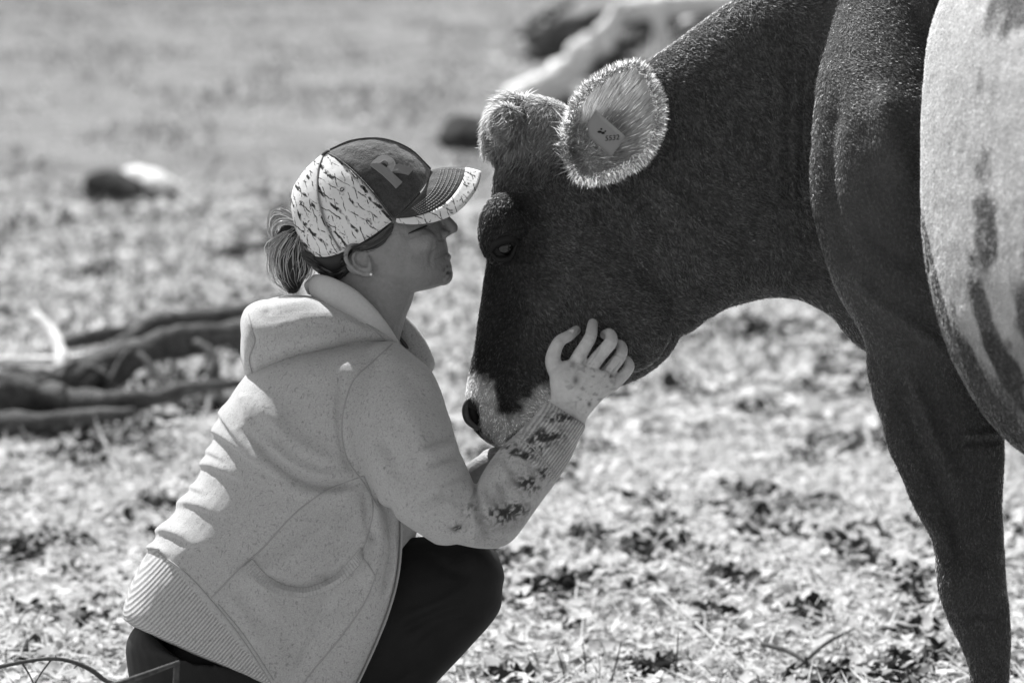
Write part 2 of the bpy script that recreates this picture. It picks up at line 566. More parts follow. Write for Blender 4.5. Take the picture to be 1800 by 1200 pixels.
# ------------------------------------------------------------------ wood and stones behind
M_BARK = mat('bark', 0.085, rough=0.9, spec=0.15, noise=[(9, 0.4), (45, 0.35)], bump_=[(25, 0.02), (80, 0.008)])
M_DEADWOOD = mat('bleached_wood', 0.72, rough=0.8, spec=0.2, noise=[(8, 0.25), (60, 0.2)], bump_=[(40, 0.01)])
M_STONE = mat('field_stone', 0.30, rough=0.9, spec=0.2, noise=[(6, 0.3), (30, 0.25)], bump_=[(14, 0.03), (60, 0.008)])
M_PALESTONE = mat('pale_stone', 0.75, rough=0.8, noise=[(12, 0.1)])
M_DARKSTONE = mat('dark_clod', 0.05, rough=0.95, spec=0.1, noise=[(9, 0.4)], bump_=[(14, 0.03)])

def limb(P, base, n=6, N=12, seed=0, rough_=0.22):
    """knobbly branch along world points (x, y, z, radius), local to base"""
    P = np.asarray(P, float)
    V, F = tube(P, n=n, N=N, ref=(0.1, 0.2, 1))
    c = spline(P, n)
    d = vnoise(V, 0.07, seed) + 0.6 * vnoise(V, 0.03, seed + 1)
    idx = np.argmin(((V[:, None, :] - c[None, :, :3]) ** 2).sum(-1), 1)
    V = V + (V - c[idx, :3]) * (d * rough_ * 1.4)[:, None]
    return V - base, F

def add_limb(name, parent, P, m, seed=0, **kw):
    V, F = limb(P, root_of(parent), seed=seed, **kw)
    me = bpy.data.meshes.new(name)
    me.from_pydata(V.tolist(), [], F)
    me.polygons.foreach_set('use_smooth', np.ones(len(me.polygons), bool))
    return link(name, me, m, parent)

def at(px, py, d):
    """point on the sight line of a pixel, d metres along the camera axis"""
    return W(np.array([px, py, (d - S) / K]))

def path_at(pts):
    return [(*at(px, py, d), r) for px, py, d, r in pts]

fb = empty('fallen_branch', G(200, 740), label='long dark fallen branch with forked limbs lying in the pasture', category='branch')
add_limb('trunk', fb, path_at([(-140, 712, 8.7, 0.075), (-40, 700, 8.7, 0.075), (70, 690, 8.75, 0.072), (150, 668, 8.8, 0.066), (230, 628, 8.9, 0.056), (320, 600, 9.0, 0.05), (430, 585, 9.1, 0.045), (600, 570, 9.3, 0.03)]), M_BARK, 1)
add_limb('limb', fb, path_at([(140, 662, 8.85, 0.05), (200, 622, 9.0, 0.042), (262, 578, 9.1, 0.036), (330, 562, 9.15, 0.034), (430, 548, 9.2, 0.03), (560, 540, 9.3, 0.02)]), M_BARK, 2)
add_limb('limb', fb, path_at([(108, 606, 9.7, 0.026), (180, 588, 9.7, 0.026), (290, 566, 9.7, 0.026), (380, 548, 9.7, 0.025), (520, 528, 9.7, 0.018)]), M_BARK, 3)
add_limb('limb', fb, path_at([(330, 602, 9.0, 0.022), (366, 616, 8.9, 0.02), (376, 646, 8.85, 0.018), (360, 690, 8.8, 0.014)]), M_BARK, 4)
add_limb('limb', fb, path_at([(90, 690, 8.7, 0.035), (170, 706, 8.5, 0.03), (260, 700, 8.4, 0.026), (350, 680, 8.4, 0.02), (440, 672, 8.4, 0.014)]), M_BARK, 5)
add_limb('limb', fb, path_at([(200, 640, 8.9, 0.03), (190, 690, 8.75, 0.026), (150, 740, 8.55, 0.022), (60, 770, 8.4, 0.014)]), M_BARK, 6)
add_limb('limb', fb, path_at([(-60, 735, 8.5, 0.04), (40, 745, 8.45, 0.034), (130, 735, 8.4, 0.026), (230, 726, 8.35, 0.016)]), M_BARK, 7)
for i in range(22):
    t = random.random()
    x0 = -20 + 450 * t; y0 = 690 - 95 * t + random.uniform(-25, 25)
    dd = 8.8 + 0.4 * t + random.uniform(-0.25, 0.35)
    a = random.uniform(-2.6, 0.6); ln = random.uniform(40, 120)
    r = random.uniform(0.006, 0.02)
    x1, y1 = x0 + ln * math.cos(a), y0 - ln * 0.6 * math.sin(a)
    y1 = min(y1, 775)
    add_limb('twig', fb, path_at([(x0, y0, dd, r), ((x0 + x1) / 2 + random.uniform(-14, 14), (y0 + y1) / 2 + random.uniform(-14, 14), dd - 0.05, r * 0.8), (x1, y1, dd - 0.1, r * 0.4)]), M_BARK, 100 + i, N=8)
pale = empty('bleached_branch', G(100, 660), label='pale bleached forked stick leaning beside the dark fallen branch', category='branch')
add_limb('limb', pale, path_at([(62, 556, 9.2, 0.016), (88, 580, 9.15, 0.02), (108, 626, 9.05, 0.022), (104, 668, 8.95, 0.02)]), M_DEADWOOD, 8)
add_limb('limb', pale, path_at([(0, 634, 9.1, 0.014), (70, 634, 9.1, 0.016), (160, 628, 9.05, 0.014), (190, 622, 9.05, 0.008)]), M_DEADWOOD, 9)

def stone(name, c, r, m, seed, label, cat='stone', group=None):
    V, F = ell((0, 0, 0), r, N=28)
    s = max(r)
    V = V * (1 + 0.28 * vnoise(V, s * 0.7, seed) + 0.12 * vnoise(V, s * 0.3, seed + 3))[:, None]
    me = bpy.data.meshes.new(name)
    me.from_pydata(V.tolist(), [], F)
    me.polygons.foreach_set('use_smooth', np.ones(len(me.polygons), bool))
    o = link(name, me, m, None, label=label, category=cat)
    o.location = (c[0], c[1], ground_h(np.array([c[0]]), np.array([c[1]]))[0] + r[2] * 0.5)
    if group:
        o['group'] = group
    return o
stone('stone', G(262, 346), (0.17, 0.16, 0.13), M_PALESTONE, 11, 'pale rounded stone in the far pasture beside a dark clod')
stone('earth_clod', G(196, 352), (0.20, 0.14, 0.13), M_DARKSTONE, 12, 'dark clod of earth beside the pale stone', 'clod')
stone('earth_clod', G(826, 262), (0.22, 0.2, 0.16), M_DARKSTONE, 13, 'dark clod of earth beyond the cap peak near the brush pile', 'clod')
st = empty('fallen_stick', G(420, 462), label='short dark stick lying in the grass behind the ponytail', category='stick')
add_limb('stick', st, [(*(G(370, 470) + np.array([0, 0, 0.04])), 0.03), (*(G(430, 462) + np.array([0, 0, 0.06])), 0.04), (*(G(520, 455) + np.array([0, 0, 0.05])), 0.03)], M_BARK, 14)

# brush pile far behind the cow's head
bpz = empty('brush_pile', G(1080, 205), label='heap of cut branches far behind the brown cow', category='brush pile')
D0 = np.linalg.norm(G(1080, 205) - CAM)
pale_b = [((905, 178), (965, 150), (1010, 112), (1026, 88), 0.14), ((1158, 115), (1162, 70), (1160, 30), (1158, 18), 0.075), ((1095, 22), (1150, 12), (1240, 6), (1330, 2), 0.10), ((1035, 80), (1060, 60), (1085, 30), (1090, 10), 0.08), ((1020, 100), (1060, 84), (1070, 60), (1080, 58), 0.07)]
for i, (a, b, c, e, r) in enumerate(pale_b):
    add_limb('branch', bpz, path_at([(*a, D0 - 0.7, r), (*b, D0 - 0.75, r), (*c, D0 - 0.75, r * 0.95), (*e, D0 - 0.8, r * 0.8)]), M_DEADWOOD, 20 + i)
for i in range(44):
    x0 = random.uniform(900, 1330); y0 = random.uniform(60, 205)
    ln = random.uniform(70, 190); a = random.uniform(-0.9, 0.5)
    dd = D0 + random.uniform(-0.3, 0.8)
    r = random.uniform(0.03, 0.10)
    x1 = x0 + ln * math.cos(a); y1 = y0 + ln * math.sin(a)
    add_limb('branch', bpz, path_at([(x0, y0, dd, r), ((x0 + x1) / 2, (y0 + y1) / 2 - random.uniform(-12, 12), dd + 0.1, r * 0.9), (x1, y1, dd + random.uniform(-0.2, 0.2), r * 0.5)]), M_BARK, 40 + i)

lv, lf = [], []
r5 = np.random.default_rng(55)
for k in range(90):
    c = at(r5.uniform(850, 1330), r5.uniform(0, 200), D0 + r5.uniform(-0.9, 0.2))
    a, t, sz = r5.random() * 6.28, r5.normal(0, 0.5), r5.uniform(0.03, 0.07)
    ex = np.array([math.cos(a), math.sin(a), math.sin(t)]) * sz; ey = np.array([-math.sin(a), math.cos(a), r5.normal(0, 0.4)]) * sz * 0.6
    lv += [c - ex, c - ey, c + ex, c + ey]; lf.append((4 * k, 4 * k + 1, 4 * k + 2, 4 * k + 3))
link('dead_leaves', mesh_np('dead_leaves', np.array(lv) - root_of(bpz), np.array(lf)), M_STRAW, bpz, kind='stuff')

# ================================================================== the cow
def ringloft(rows, e2dir, **kw):
    """rows: (x, y, w, half height, half width) with rings square to a turned axis"""
    R = spline(rows, 5)
    z = np.zeros(len(R))
    E1 = np.stack([z, R[:, 3], z], -1)
    e2 = np.array([e2dir[0], 0, e2dir[1]], float)
    return loft(R[:, :3], E1, R[:, 4:5] * e2[None, :], **kw)

def ground_py(px, w):
    """pixel row of the ground at a depth"""
    d = S + w * K
    # z = 0
    t = (CAM[2] / d + FWD[2]) / UP[2]
    return 600 + t * FPX

cow_parts = [
    # head from poll to muzzle: forehead line, jaw line
    sweep([(908, 196, 1050, 250, 120, 84), (874, 285, 1110, 370, 120, 100), (862, 370, 1175, 500, 122, 106),
           (858, 440, 1196, 585, 124, 104), (850, 505, 1152, 646, 126, 94), (841, 560, 1075, 684, 132, 80),
           (832, 615, 1000, 722, 140, 68), (822, 668, 945, 764, 146, 64), (818, 712, 900, 784, 150, 60)], p=2.25, caps=(0.6, 0.42), N=40),
    ell((884, 402, 44), (44, 66, 42), rot=6), ell((892, 402, 200), (40, 60, 42)),      # brow ridges
    ell((893, 232, 120), (38, 64, 50), rot=10), ell((890, 215, 66), (22, 30, 22)),                                         # poll
    ell((1085, 560, 60), (95, 100, 62), rot=-30),                                       # cheek muscle
    # neck
    sweep([(975, 205, 1120, 520, 116, 88), (1075, 150, 1190, 590, 116, 92), (1180, 78, 1268, 545, 116, 94),
           (1290, 0, 1370, 522, 116, 98), (1400, -62, 1450, 548, 122, 108), (1500, -95, 1530, 622, 128, 124), (1640, -110, 1640, 720, 125, 170)], p=2.2, N=40),
    # shoulder and near foreleg
    sweep([(1490, -90, 1640, -90, 150, 80), (1450, 60, 1650, 60, 52, 92), (1430, 200, 1680, 200, -36, 96),
           (1426, 340, 1700, 340, -80, 96), (1450, 450, 1720, 450, -74, 95), (1474, 520, 1730, 520, -60, 94), (1520, 600, 1750, 600, -40, 88),
           (1533, 690, 1762, 690, -20, 80), (1562, 770, 1766, 770, -4, 70), (1602, 860, 1762, 860, 10, 60), (1638, 955, 1764, 950, 10, 54),
           (1650, 1035, 1769, 1030, 8, 54), (1668, 1095, 1775, 1090, 8, 50), (1700, 1165, 1775, 1165, 8, 39), (1708, 1270, 1772, 1270, 8, 34),
           (1702, 1360, 1782, 1360, 6, 40), (1712, 1405, 1775, 1405, 4, 36), (1690, 1440, 1785, 1440, 0, 48), (1680, 1468, 1790, 1468, -2, 52)], p=2.2, N=36, caps=(0.5, 0.05)),
]
AX = (0.42, -0.91); PERP = (0.91, 0.42)      # the body swings round towards the camera
def bpos(t):
    return 1800 + AX[0] * t, 75 + AX[1] * t
rows = []
for t, cy, hv, hw in ((0, 320, 400, 170), (140, 330, 430, 262), (300, 340, 500, 326), (560, 350, 500, 360), (900, 350, 470, 345), (1200, 330, 420, 270), (1380, 300, 300, 200)):
    x, w = bpos(t)
    rows.append((x, cy, w, hv, hw))
cow_parts.append(ringloft(rows, PERP, p=3.2, p2=2.1, N=48))
def far_leg(t, side, hind):
    x, w = bpos(t)
    x += PERP[0] * side; w += PERP[1] * side
    gy = ground_py(x, w)
    k = 1.0 / (1 + w * K / S)
    pts = []
    prof = [(0.75, 120, 30), (0.62, 95, 20), (0.5, 66, -8), (0.40, 54, 24), (0.33, 50, 10), (0.22, 36, 2), (0.10, 40, 0), (0.05, 36, -8), (0.004, 50, -14)] if hind else \
           [(0.75, 110, 0), (0.62, 85, 0), (0.5, 66, 0), (0.40, 56, -4), (0.33, 52, -2), (0.22, 36, 4), (0.10, 40, 4), (0.05, 36, 0), (0.004, 50, -6)]
    for hz, r, dx in prof:
        y = gy - hz / K * k * 1.02
        pts.append((x - r * k + dx, y, x + r * k + dx, y, w, r * k * 0.85))
    return sweep(pts, N=24, caps=(0.6, 0.05))
cow_parts += [far_leg(60, 190, False), far_leg(1200, 170, True), far_leg(1230, -190, True)]
# tail
tx, tw = bpos(1420)
cow_parts.append(tube([(tx, 60, tw, 34), (tx + 30, 120, tw - 60, 26), (tx + 36, 400, tw - 80, 17), (tx + 30, 800, tw - 75, 14), (tx + 30, 1000, tw - 75, 26), (tx + 30, 1100, tw - 75, 8)]))
CV, CF = union(cow_parts, 5.0, smooth=14, fac=0.55)
CN = normals(CV, CF)

# ---- sculpting of bones, veins, folds
bump(CV, CN, (884, 392, 10), (34, 40, 30), 8)            # brow
bump(CV, CN, (886, 434, 6), (26, 17, 26), -13)           # eye socket
bump(CV, CN, (905, 520, 40), (26, 60, 40), -13)          # hollow in front of the eye
bump(CV, CN, (862, 545, 90), (14, 80, 30), 6)            # nasal bone
bump(CV, CN, (960, 330, 20), (40, 46, 50), -12)          # temple hollow
crease(CV, CN, [(905, 478), (935, 520), (985, 560)], 12, 6)
crease(CV, CN, [(880, 600), (868, 650), (880, 690)], 16, 5)
crease(CV, CN, [(900, 500), (893, 590), (900, 650)], 14, -6)
crease(CV, CN, [(1090, 310), (1150, 370), (1180, 450)], 22, -9)
crease(CV, CN, [(1120, 300), (1200, 330), (1250, 400)], 14, -6)
crease(CV, CN, [(1240, 560), (1270, 520), (1330, 500), (1410, 505)], 14, 7)
crease(CV, CN, [(1250, 590), (1290, 545), (1340, 545)], 10, -6)
for a, b in (((1395, 60), (1385, 380)), ((1365, 40), (1352, 330)), ((1420, 20), (1408, 420))):
    crease(CV, CN, [a, ((a[0] + b[0]) / 2 - 6, (a[1] + b[1]) / 2), b], 9, -5)
crease(CV, CN, [(1400, 560), (1450, 570), (1500, 600), (1540, 690)], 12, 10)
crease(CV, CN, [(1480, 120), (1455, 260), (1465, 380), (1500, 480)], 16, -14)
crease(CV, CN, [(1545, 140), (1560, 250), (1590, 340)], 26, 14)
crease(CV, CN, [(1500, 380), (1560, 440), (1640, 480)], 22, -12)
crease(CV, CN, [(1490, 470), (1540, 530), (1600, 570), (1690, 640)], 12, 10)
crease(CV, CN, [(1560, 620), (1600, 760), (1660, 900), (1690, 1000)], 13, -14)
crease(CV, CN, [(1590, 640), (1640, 760), (1690, 880)], 12, 12)
crease(CV, CN, [(1560, 680), (1572, 790), (1620, 890), (1665, 960)], 9, 10)
crease(CV, CN, [(1690, 766), (1730, 764), (1765, 760)], 7, 7)
crease(CV, CN, [(1690, 780), (1735, 776), (1765, 775)], 6, -6)
bump(CV, CN, (1690, 1030, -40), (36, 60, 40), 7)
crease(CV, CN, [(1690, 1100), (1715, 1080), (1760, 1090)], 8, -4)
bump(CV, CN, (1750, 1000, -40), (20, 60, 40), 5)
# muzzle, nostril, mouth
bump(CV, CN, (836, 705, 96), (24, 22, 30), 8)
bump(CV, CN, (833, 728, 95), (9, 22, 26), -24)
bump(CV, CN, (848, 722, 88), (8, 26, 20), 5)
crease(CV, CN, [(900, 772), (930, 750), (960, 722), (985, 700)], 6, -8, side=0.4)
bump(CV, CN, (870, 765, 100), (20, 12, 40), 4)
CV += CN * (0.9 * vnoise(CV, 26, 21) + 1.6 * vnoise(CV, 75, 22))[:, None]
CN = normals(CV, CF)
cow_bvh = BVHTree.FromPolygons(CV.tolist(), CF.tolist())
def hit(bvh, x, y, default=0.0):
    r = bvh.ray_cast(Vector((x, y, -3000)), Vector((0, 0, 1)))
    return r[0][2] if r[0] is not None else default

def cow_coat(V):
    """coat colour: brown with darker face and lower legs, pale ring round the muzzle, dark nose leather; sunlit flank and shaded belly painted in"""
    x, y, w = V[:, 0], V[:, 1], V[:, 2]
    c = np.full(len(V), 0.052)
    face = sstep(1010, 900, x + 0.15 * (y - 400) + 14 * vnoise(V, 40, 31)) * sstep(300, 360, y)
    c = c * (1 - face) + 0.014 * face
    cheek_dark = np.exp(-(((x - 1010) / 70) ** 2 + ((y - 690) / 60) ** 2))
    c = c * (1 - 0.55 * cheek_dark)
    muz = sstep(0, 1, (np.hypot((x - 880) / 82, (y - 742) / 52) < 1).astype(float) * 1.0)
    d = np.hypot((x - 872 - 0.35 * (745 - y)) / 88, (y - 746) / 62) + 0.10 * vnoise(V, 18, 32)
    dm = pdist(V, [(824, 678), (846, 694), (858, 730), (888, 764), (930, 736), (958, 700)])[0]
    muz = sstep(34, 12, dm + 9 * vnoise(V, 16, 32) + 6 * vnoise(V, 6, 38)) * (x < 990)
    c = c * (1 - muz) + 0.5 * muz
    mouth = sstep(20, 8, pdist(V, [(902, 776), (925, 760), (950, 742)])[0]) 
    c = c * (1 - mouth) + 0.06 * mouth
    nose = sstep(1.15, 0.8, np.hypot((x - 828 - 0.25 * (y - 724)) / 14, (y - 724) / 30))
    c = c * (1 - nose) + 0.045 * nose
    poll = sstep(300, 240, y) * (x < 1010)
    c = c * (1 - poll) + 0.13 * poll
    eye = sstep(1.3, 0.7, np.hypot((x - 887) / 30, (y - 434) / 20))
    c = c * (1 - eye) + 0.015 * eye
    leg = sstep(560, 800, y) * (x > 1480)
    c = c * (1 - 0.35 * leg)
    barrel = (w < -205) & (x > np.interp(y, [-400, 0, 250, 470, 650, 760, 1300], [1560, 1585, 1600, 1648, 1698, 1742, 1900]) - 4)  # sunlit flank: the sun's brightness is put into a paler coat
    bl = 0.40 - 0.34 * sstep(0.2, 0.6, (vnoise(V * np.array([1, 0.6, 1]), 80, 36) + 0.35) * sstep(1650, 1790, x + 0.1 * (y - 300)) + 0.3 * vnoise(V, 30, 34)) - 0.34 * sstep(560, 690, y - 0.25 * (x - 1700)+ 40 * vnoise(V, 50, 37))  # blotches, plus the unlit underside of the belly painted dark
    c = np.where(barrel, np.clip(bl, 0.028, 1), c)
    hoof = (y > ground_py(0, 0) - 62) & (x > 1600) & (w > -130)
    c = np.where(hoof, 0.03, c)
    return c * (1 + 0.12 * vnoise(V, 30, 35))

M_HIDE = mat('cow_hide', 1.0, attr='coat', rough=0.75, spec=0.25, noise=[(120, 0.2)], bump_=[(160, 0.004), (420, 0.002)])
M_FUR = mat('cow_fur', 1.0, attr='coat', rough=0.5, spec=0.4, trans=0.55, tgain=13.0)
M_EARHAIR = mat('ear_fringe', 1.0, attr='coat', rough=0.5, spec=0.5, trans=0.45)
M_EAR = mat('cow_ear', 1.0, attr='coat', rough=0.8, spec=0.2, noise=[(60, 0.2)], trans=0.6)
M_EYE = mat('cow_eye', 0.005, rough=0.05, spec=0.4)
M_LID = mat('cow_eyelid', 0.007, rough=0.6, spec=0.2, noise=[(200, 0.3)])

cow = empty('cow', W(np.array([1800.0, ground_py(1800, 75), 75])), label='brown dairy cow lowering its head to the crouching person', category='cow')
cow['label'] = 'big short haired cow lowering its head to the crouching person'

# ---- ear: a cupped leaf, open to the camera
def ear_grid(nu=26, nv=18):
    low = spline([(1000, 262, 24), (1022, 312, 2), (1075, 304, -26), (1128, 276, -44), (1151, 232, -48), (1155, 188, -44), (1140, 138, -30), (1124, 117, -22)], 6)
    upp = spline([(1000, 262, 24), (1003, 214, 10), (1022, 170, -2), (1056, 138, -12), (1090, 120, -18), (1110, 114, -20), (1120, 114, -21), (1124, 117, -22)], 6)
    def res(c, n):
        d = np.concatenate([[0], np.cumsum(np.linalg.norm(np.diff(c, axis=0), axis=1))])
        t = np.linspace(0, d[-1], n)
        return np.stack([np.interp(t, d, c[:, k]) for k in range(3)], -1)
    low, upp = res(low, nu), res(upp, nu)
    V = []
    for i in range(nu):
        for j in range(nv):
            t = j / (nv - 1)
            p = low[i] * (1 - t) + upp[i] * t
            bowl = 4 * t * (1 - t)
            along = math.sin(math.pi * min(1, 0.06 + i / (nu - 1) * 0.98))
            p = p + np.array([0, 0, 34 * bowl * along])
            V.append(p)
    V = np.array(V)
    F = grid_faces(nu, nv, False)
    return V, F
EV, EF = ear_grid()
EN = normals(EV, EF)
if EN[:, 2].mean() > 0:
    EN = -EN
back = EV - EN * 7.0
rim = []
nu, nv = 26, 18
edge = [i * nv for i in range(nu)] + [(nu - 1) * nv + j for j in range(1, nv)] + [i * nv + nv - 1 for i in range(nu - 2, -1, -1)] + [j for j in range(nv - 2, 0, -1)]
n0 = len(EV)
RF = np.array([(edge[i], edge[(i + 1) % len(edge)], edge[(i + 1) % len(edge)] + n0, edge[i] + n0) for i in range(len(edge))])
EARV = np.vstack([EV, back]); EARF = np.vstack([EF, EF + n0, RF])
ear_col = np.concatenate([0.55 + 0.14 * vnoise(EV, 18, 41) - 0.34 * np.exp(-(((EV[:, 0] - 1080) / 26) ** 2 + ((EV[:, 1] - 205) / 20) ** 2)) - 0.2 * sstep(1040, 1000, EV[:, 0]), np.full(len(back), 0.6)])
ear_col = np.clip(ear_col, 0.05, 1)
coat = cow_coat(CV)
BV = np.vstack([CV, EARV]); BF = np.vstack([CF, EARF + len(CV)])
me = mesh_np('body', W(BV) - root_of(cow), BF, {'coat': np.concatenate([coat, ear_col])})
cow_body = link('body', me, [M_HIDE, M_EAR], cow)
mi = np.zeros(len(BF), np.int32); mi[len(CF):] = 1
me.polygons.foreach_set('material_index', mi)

# ---- eye and lids
ew = hit(cow_bvh, 886, 434)
eye = addq('eye', ell((887, 433, ew + 13), (19, 19, 19), N=32), M_EYE, cow)
up_l = [(862, 446, ew + 2, 3.0), (868, 431, ew - 2, 8.0), (880, 422, ew - 3, 11.0), (894, 418, ew - 3, 11.0), (906, 421, ew + 1, 8.0), (912, 432, ew + 3, 3.0)]
lo_l = [(864, 444, ew - 2, 3.0), (872, 453, ew + 3, 5.0), (886, 456, ew + 3, 6.5), (899, 450, ew + 3, 5.0), (908, 430, ew, 3.0)]
addq('eyelid', tube(up_l, N=10, flat=1.4), M_LID, eye)
addq('eyelid', tube(lo_l, N=10, flat=1.4), M_LID, eye)

# ---- nostril with its leathery rim
nzw = hit(cow_bvh, 834, 728, 95)
M_NOSE = mat('nose_leather', 0.07, rough=0.35, spec=0.5, noise=[(120, 0.3)], bump_=[(300, 0.002)])
M_NOSTRIL = mat('nostril_inside', 0.006, rough=0.6)
nos = addq('nostril', ell((833, 727, nzw + 3), (8, 21, 9), rot=-18, N=24), M_NOSTRIL, cow)
addq('nostril_rim', tube([(836, 703, nzw - 4, 3.5), (826, 704, nzw + 2, 6), (819, 718, nzw + 8, 7), (822, 737, nzw + 6, 6.5), (835, 749, nzw, 5), (846, 752, nzw - 6, 3)], N=12), M_NOSE, nos)

# ---- fur: short ribbons
def fur(V, F, N, n, length, wid, dirfn, colfn, lift=0.35, mask=None, jitter=0.35, wander=None, droop=0.0):
    F = np.asarray(F)
    T = np.vstack([F[:, [0, 1, 2]], F[:, [0, 2, 3]]])
    a = 0.5 * np.linalg.norm(np.cross(V[T[:, 1]] - V[T[:, 0]], V[T[:, 2]] - V[T[:, 0]]), axis=1)
    cen = V[T].mean(1)
    wgt = a * (mask(cen, N[T].mean(1)) if mask else 1)
    wgt = wgt / wgt.sum()
    pick = rng.choice(len(T), n, p=wgt)
    r1, r2 = np.sqrt(rng.random(n)), rng.random(n)
    b = np.stack([1 - r1, r1 * (1 - r2), r1 * r2], -1)[:, :, None]
    P = (V[T[pick]] * b).sum(1)
    NN = (N[T[pick]] * b).sum(1)
    NN /= np.linalg.norm(NN, axis=1)[:, None]
    D = dirfn(P, NN) + rng.normal(0, jitter, (n, 3))
    D -= NN * (D * NN).sum(1)[:, None]
    D /= np.linalg.norm(D, axis=1)[:, None] + 1e-9
    ln = (length(P) if callable(length) else length) * (0.6 + 0.8 * rng.random(n))
    lf = lift(P) if callable(lift) else lift
    lf = lf * (0.6 + 0.8 * rng.random(n))
    side = np.cross(D, NN + rng.normal(0, 0.5, (n, 3)))
    side /= np.linalg.norm(side, axis=1)[:, None] + 1e-9
    wd = (wid * (0.7 + 0.6 * rng.random(n)))[:, None]
    d1 = D + NN * lf[:, None]
    p0 = P - NN * 1.0
    p1 = P + d1 * (ln * 0.55)[:, None]
    p2 = P + D * ln[:, None] + NN * (lf * ln * 0.75)[:, None]
    if droop:
        p2[:, 1] += droop * ln
    VV = np.stack([p0 - side * wd / 2, p0 + side * wd / 2, p1 - side * wd * 0.4, p1 + side * wd * 0.4, p2], 1).reshape(-1, 3)
    o = np.arange(n)[:, None] * 5
    Q = np.hstack([o, o + 1, o + 3, o + 2]); T3 = np.hstack([o + 2, o + 3, o + 4])
    c = np.repeat(colfn(P) * np.where(P[:, 0] > 1450, 0.6 + 0.8 * rng.random(n), 0.35 + 3.0 * rng.random(n) ** 4), 5)
    return VV, [Q, T3], c

def fur_dir(P, N):
    x, y = P[:, 0], P[:, 1]
    d = np.zeros((len(P), 3))
    head = sstep(1250, 1050, x) * sstep(200, 300, y)
    facef = sstep(930, 880, x)
    legf = sstep(520, 700, y) * (x > 1400)
    d[:, 0] = 0.75 * (1 - head) + head * 0.8
    d[:, 1] = 0.7 * (1 - head) + head * 0.65
    d[facef > 0.5] = (-0.15, 1, 0)
    poll = (x < 1000) & (y < 320)
    d[poll] = (-0.5, 0.9, -0.2)
    d[legf > 0.5] = (0.2, 1, 0)
    ang = vnoise(P, 60, 51) * 0.6 + vnoise(P, 22, 52) * 0.35
    c, s = np.cos(ang), np.sin(ang)
    return np.stack([d[:, 0] * c - d[:, 1] * s, d[:, 0] * s + d[:, 1] * c, d[:, 2]], -1)

def fur_mask(c, n):
    x, y, w = c[:, 0], c[:, 1], c[:, 2]
    m = ((x > 780) & (x < 1900) & (y > -80) & (y < 1290)).astype(float)
    m *= np.where(n[:, 2] < 0.25, 1.0, 0.15)
    m *= np.where((x > 1420) & (w < 100), 0.55, 1.0)
    m *= (np.hypot((x - 887) / 26, (y - 434) / 19) > 1)
    m *= (np.hypot((x - 824) / 15, (y - 724) / 28) > 1)
    return m
def fur_len(P):
    x, y = P[:, 0], P[:, 1]
    ln = np.full(len(P), 9.5)
    ln = np.where((x < 935) & (y > 330), 7.0, ln)
    ln = np.where((x > 1450), 7.0, ln)
    ln = np.where((x < 1000) & (y < 300), 17.0, ln)
    return ln
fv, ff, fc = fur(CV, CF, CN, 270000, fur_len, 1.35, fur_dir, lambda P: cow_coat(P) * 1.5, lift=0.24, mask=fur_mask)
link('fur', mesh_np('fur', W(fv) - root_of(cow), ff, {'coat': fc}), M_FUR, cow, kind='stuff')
# forelock and shaggy hair behind the poll
def tuft_dir(P, N):
    d = np.stack([-0.55 + 0.012 * (P[:, 0] - 890), 0.55 + 0.010 * (P[:, 1] - 200), -0.25 * np.ones(len(P))], -1)
    ang = vnoise(P, 20, 53) * 0.9
    c, s = np.cos(ang), np.sin(ang)
    return np.stack([d[:, 0] * c - d[:, 1] * s, d[:, 0] * s + d[:, 1] * c, d[:, 2]], -1)
tm = lambda c, n: ((c[:, 0] < 925) & (c[:, 1] < 262)).astype(float)
fv, ff, fc = fur(CV, CF, CN, 6000, 24, 1.8, tuft_dir, lambda P: 0.16 + 0 * P[:, 0], lift=0.45, mask=tm, jitter=0.3)
link('forelock', mesh_np('forelock', W(fv) - root_of(cow), ff, {'coat': fc}), M_FUR, cow, kind='stuff')
# ear fringe
def ear_dir(P, N):
    c = np.array([1065, 215, 10.0])
    d = P - c
    return d / (np.linalg.norm(d, axis=1)[:, None] + 1e-9)
en2 = normals(EARV, EARF)
def ear_mask(c, n):
    d = np.min(np.linalg.norm(c[:, None, :] - EV[edge][None, :, :], axis=2), axis=1)
    return np.where(d < 8, 1.0, 0.0) * np.where(c[:, 0] < 1008, 0.2, 1)
fv, ff, fc = fur(EARV, EARF, en2, 10000, 13, 1.4, ear_dir, lambda P: 0.9 + 0 * P[:, 0], lift=0.25, mask=ear_mask, jitter=0.5)
link('ear_fringe', mesh_np('ear_fringe', W(fv) - root_of(cow), ff, {'coat': fc}), M_EARHAIR, cow, kind='stuff')
fv, ff, fc = fur(EV, EF, EN, 1100, 24, 0.9, lambda P, N: P - np.array([1010.0, 275, 20]), lambda P: 0.6 + 0 * P[:, 0], lift=0.10, jitter=9.0,
                 mask=lambda c, n: (c[:, 0] > 1015).astype(float))
link('ear_fringe', mesh_np('ear_fringe', W(fv) - root_of(cow), ff, {'coat': fc}), M_EARHAIR, cow, kind='stuff')
fv, ff, fc = fur(EARV, EARF, en2, 3500, 30, 1.6, lambda P, N: np.stack([0.5 + 0 * P[:, 0], -0.25 + 0 * P[:, 0], -0.6 + 0 * P[:, 0]], -1), lambda P: 0.22 + 0 * P[:, 0], lift=0.3,
                 mask=lambda c, n: ((c[:, 0] < 1085) & (c[:, 1] > 215)).astype(float), jitter=0.35)
link('ear_fringe', mesh_np('ear_fringe', W(fv) - root_of(cow), ff, {'coat': fc}), M_FUR, cow, kind='stuff')

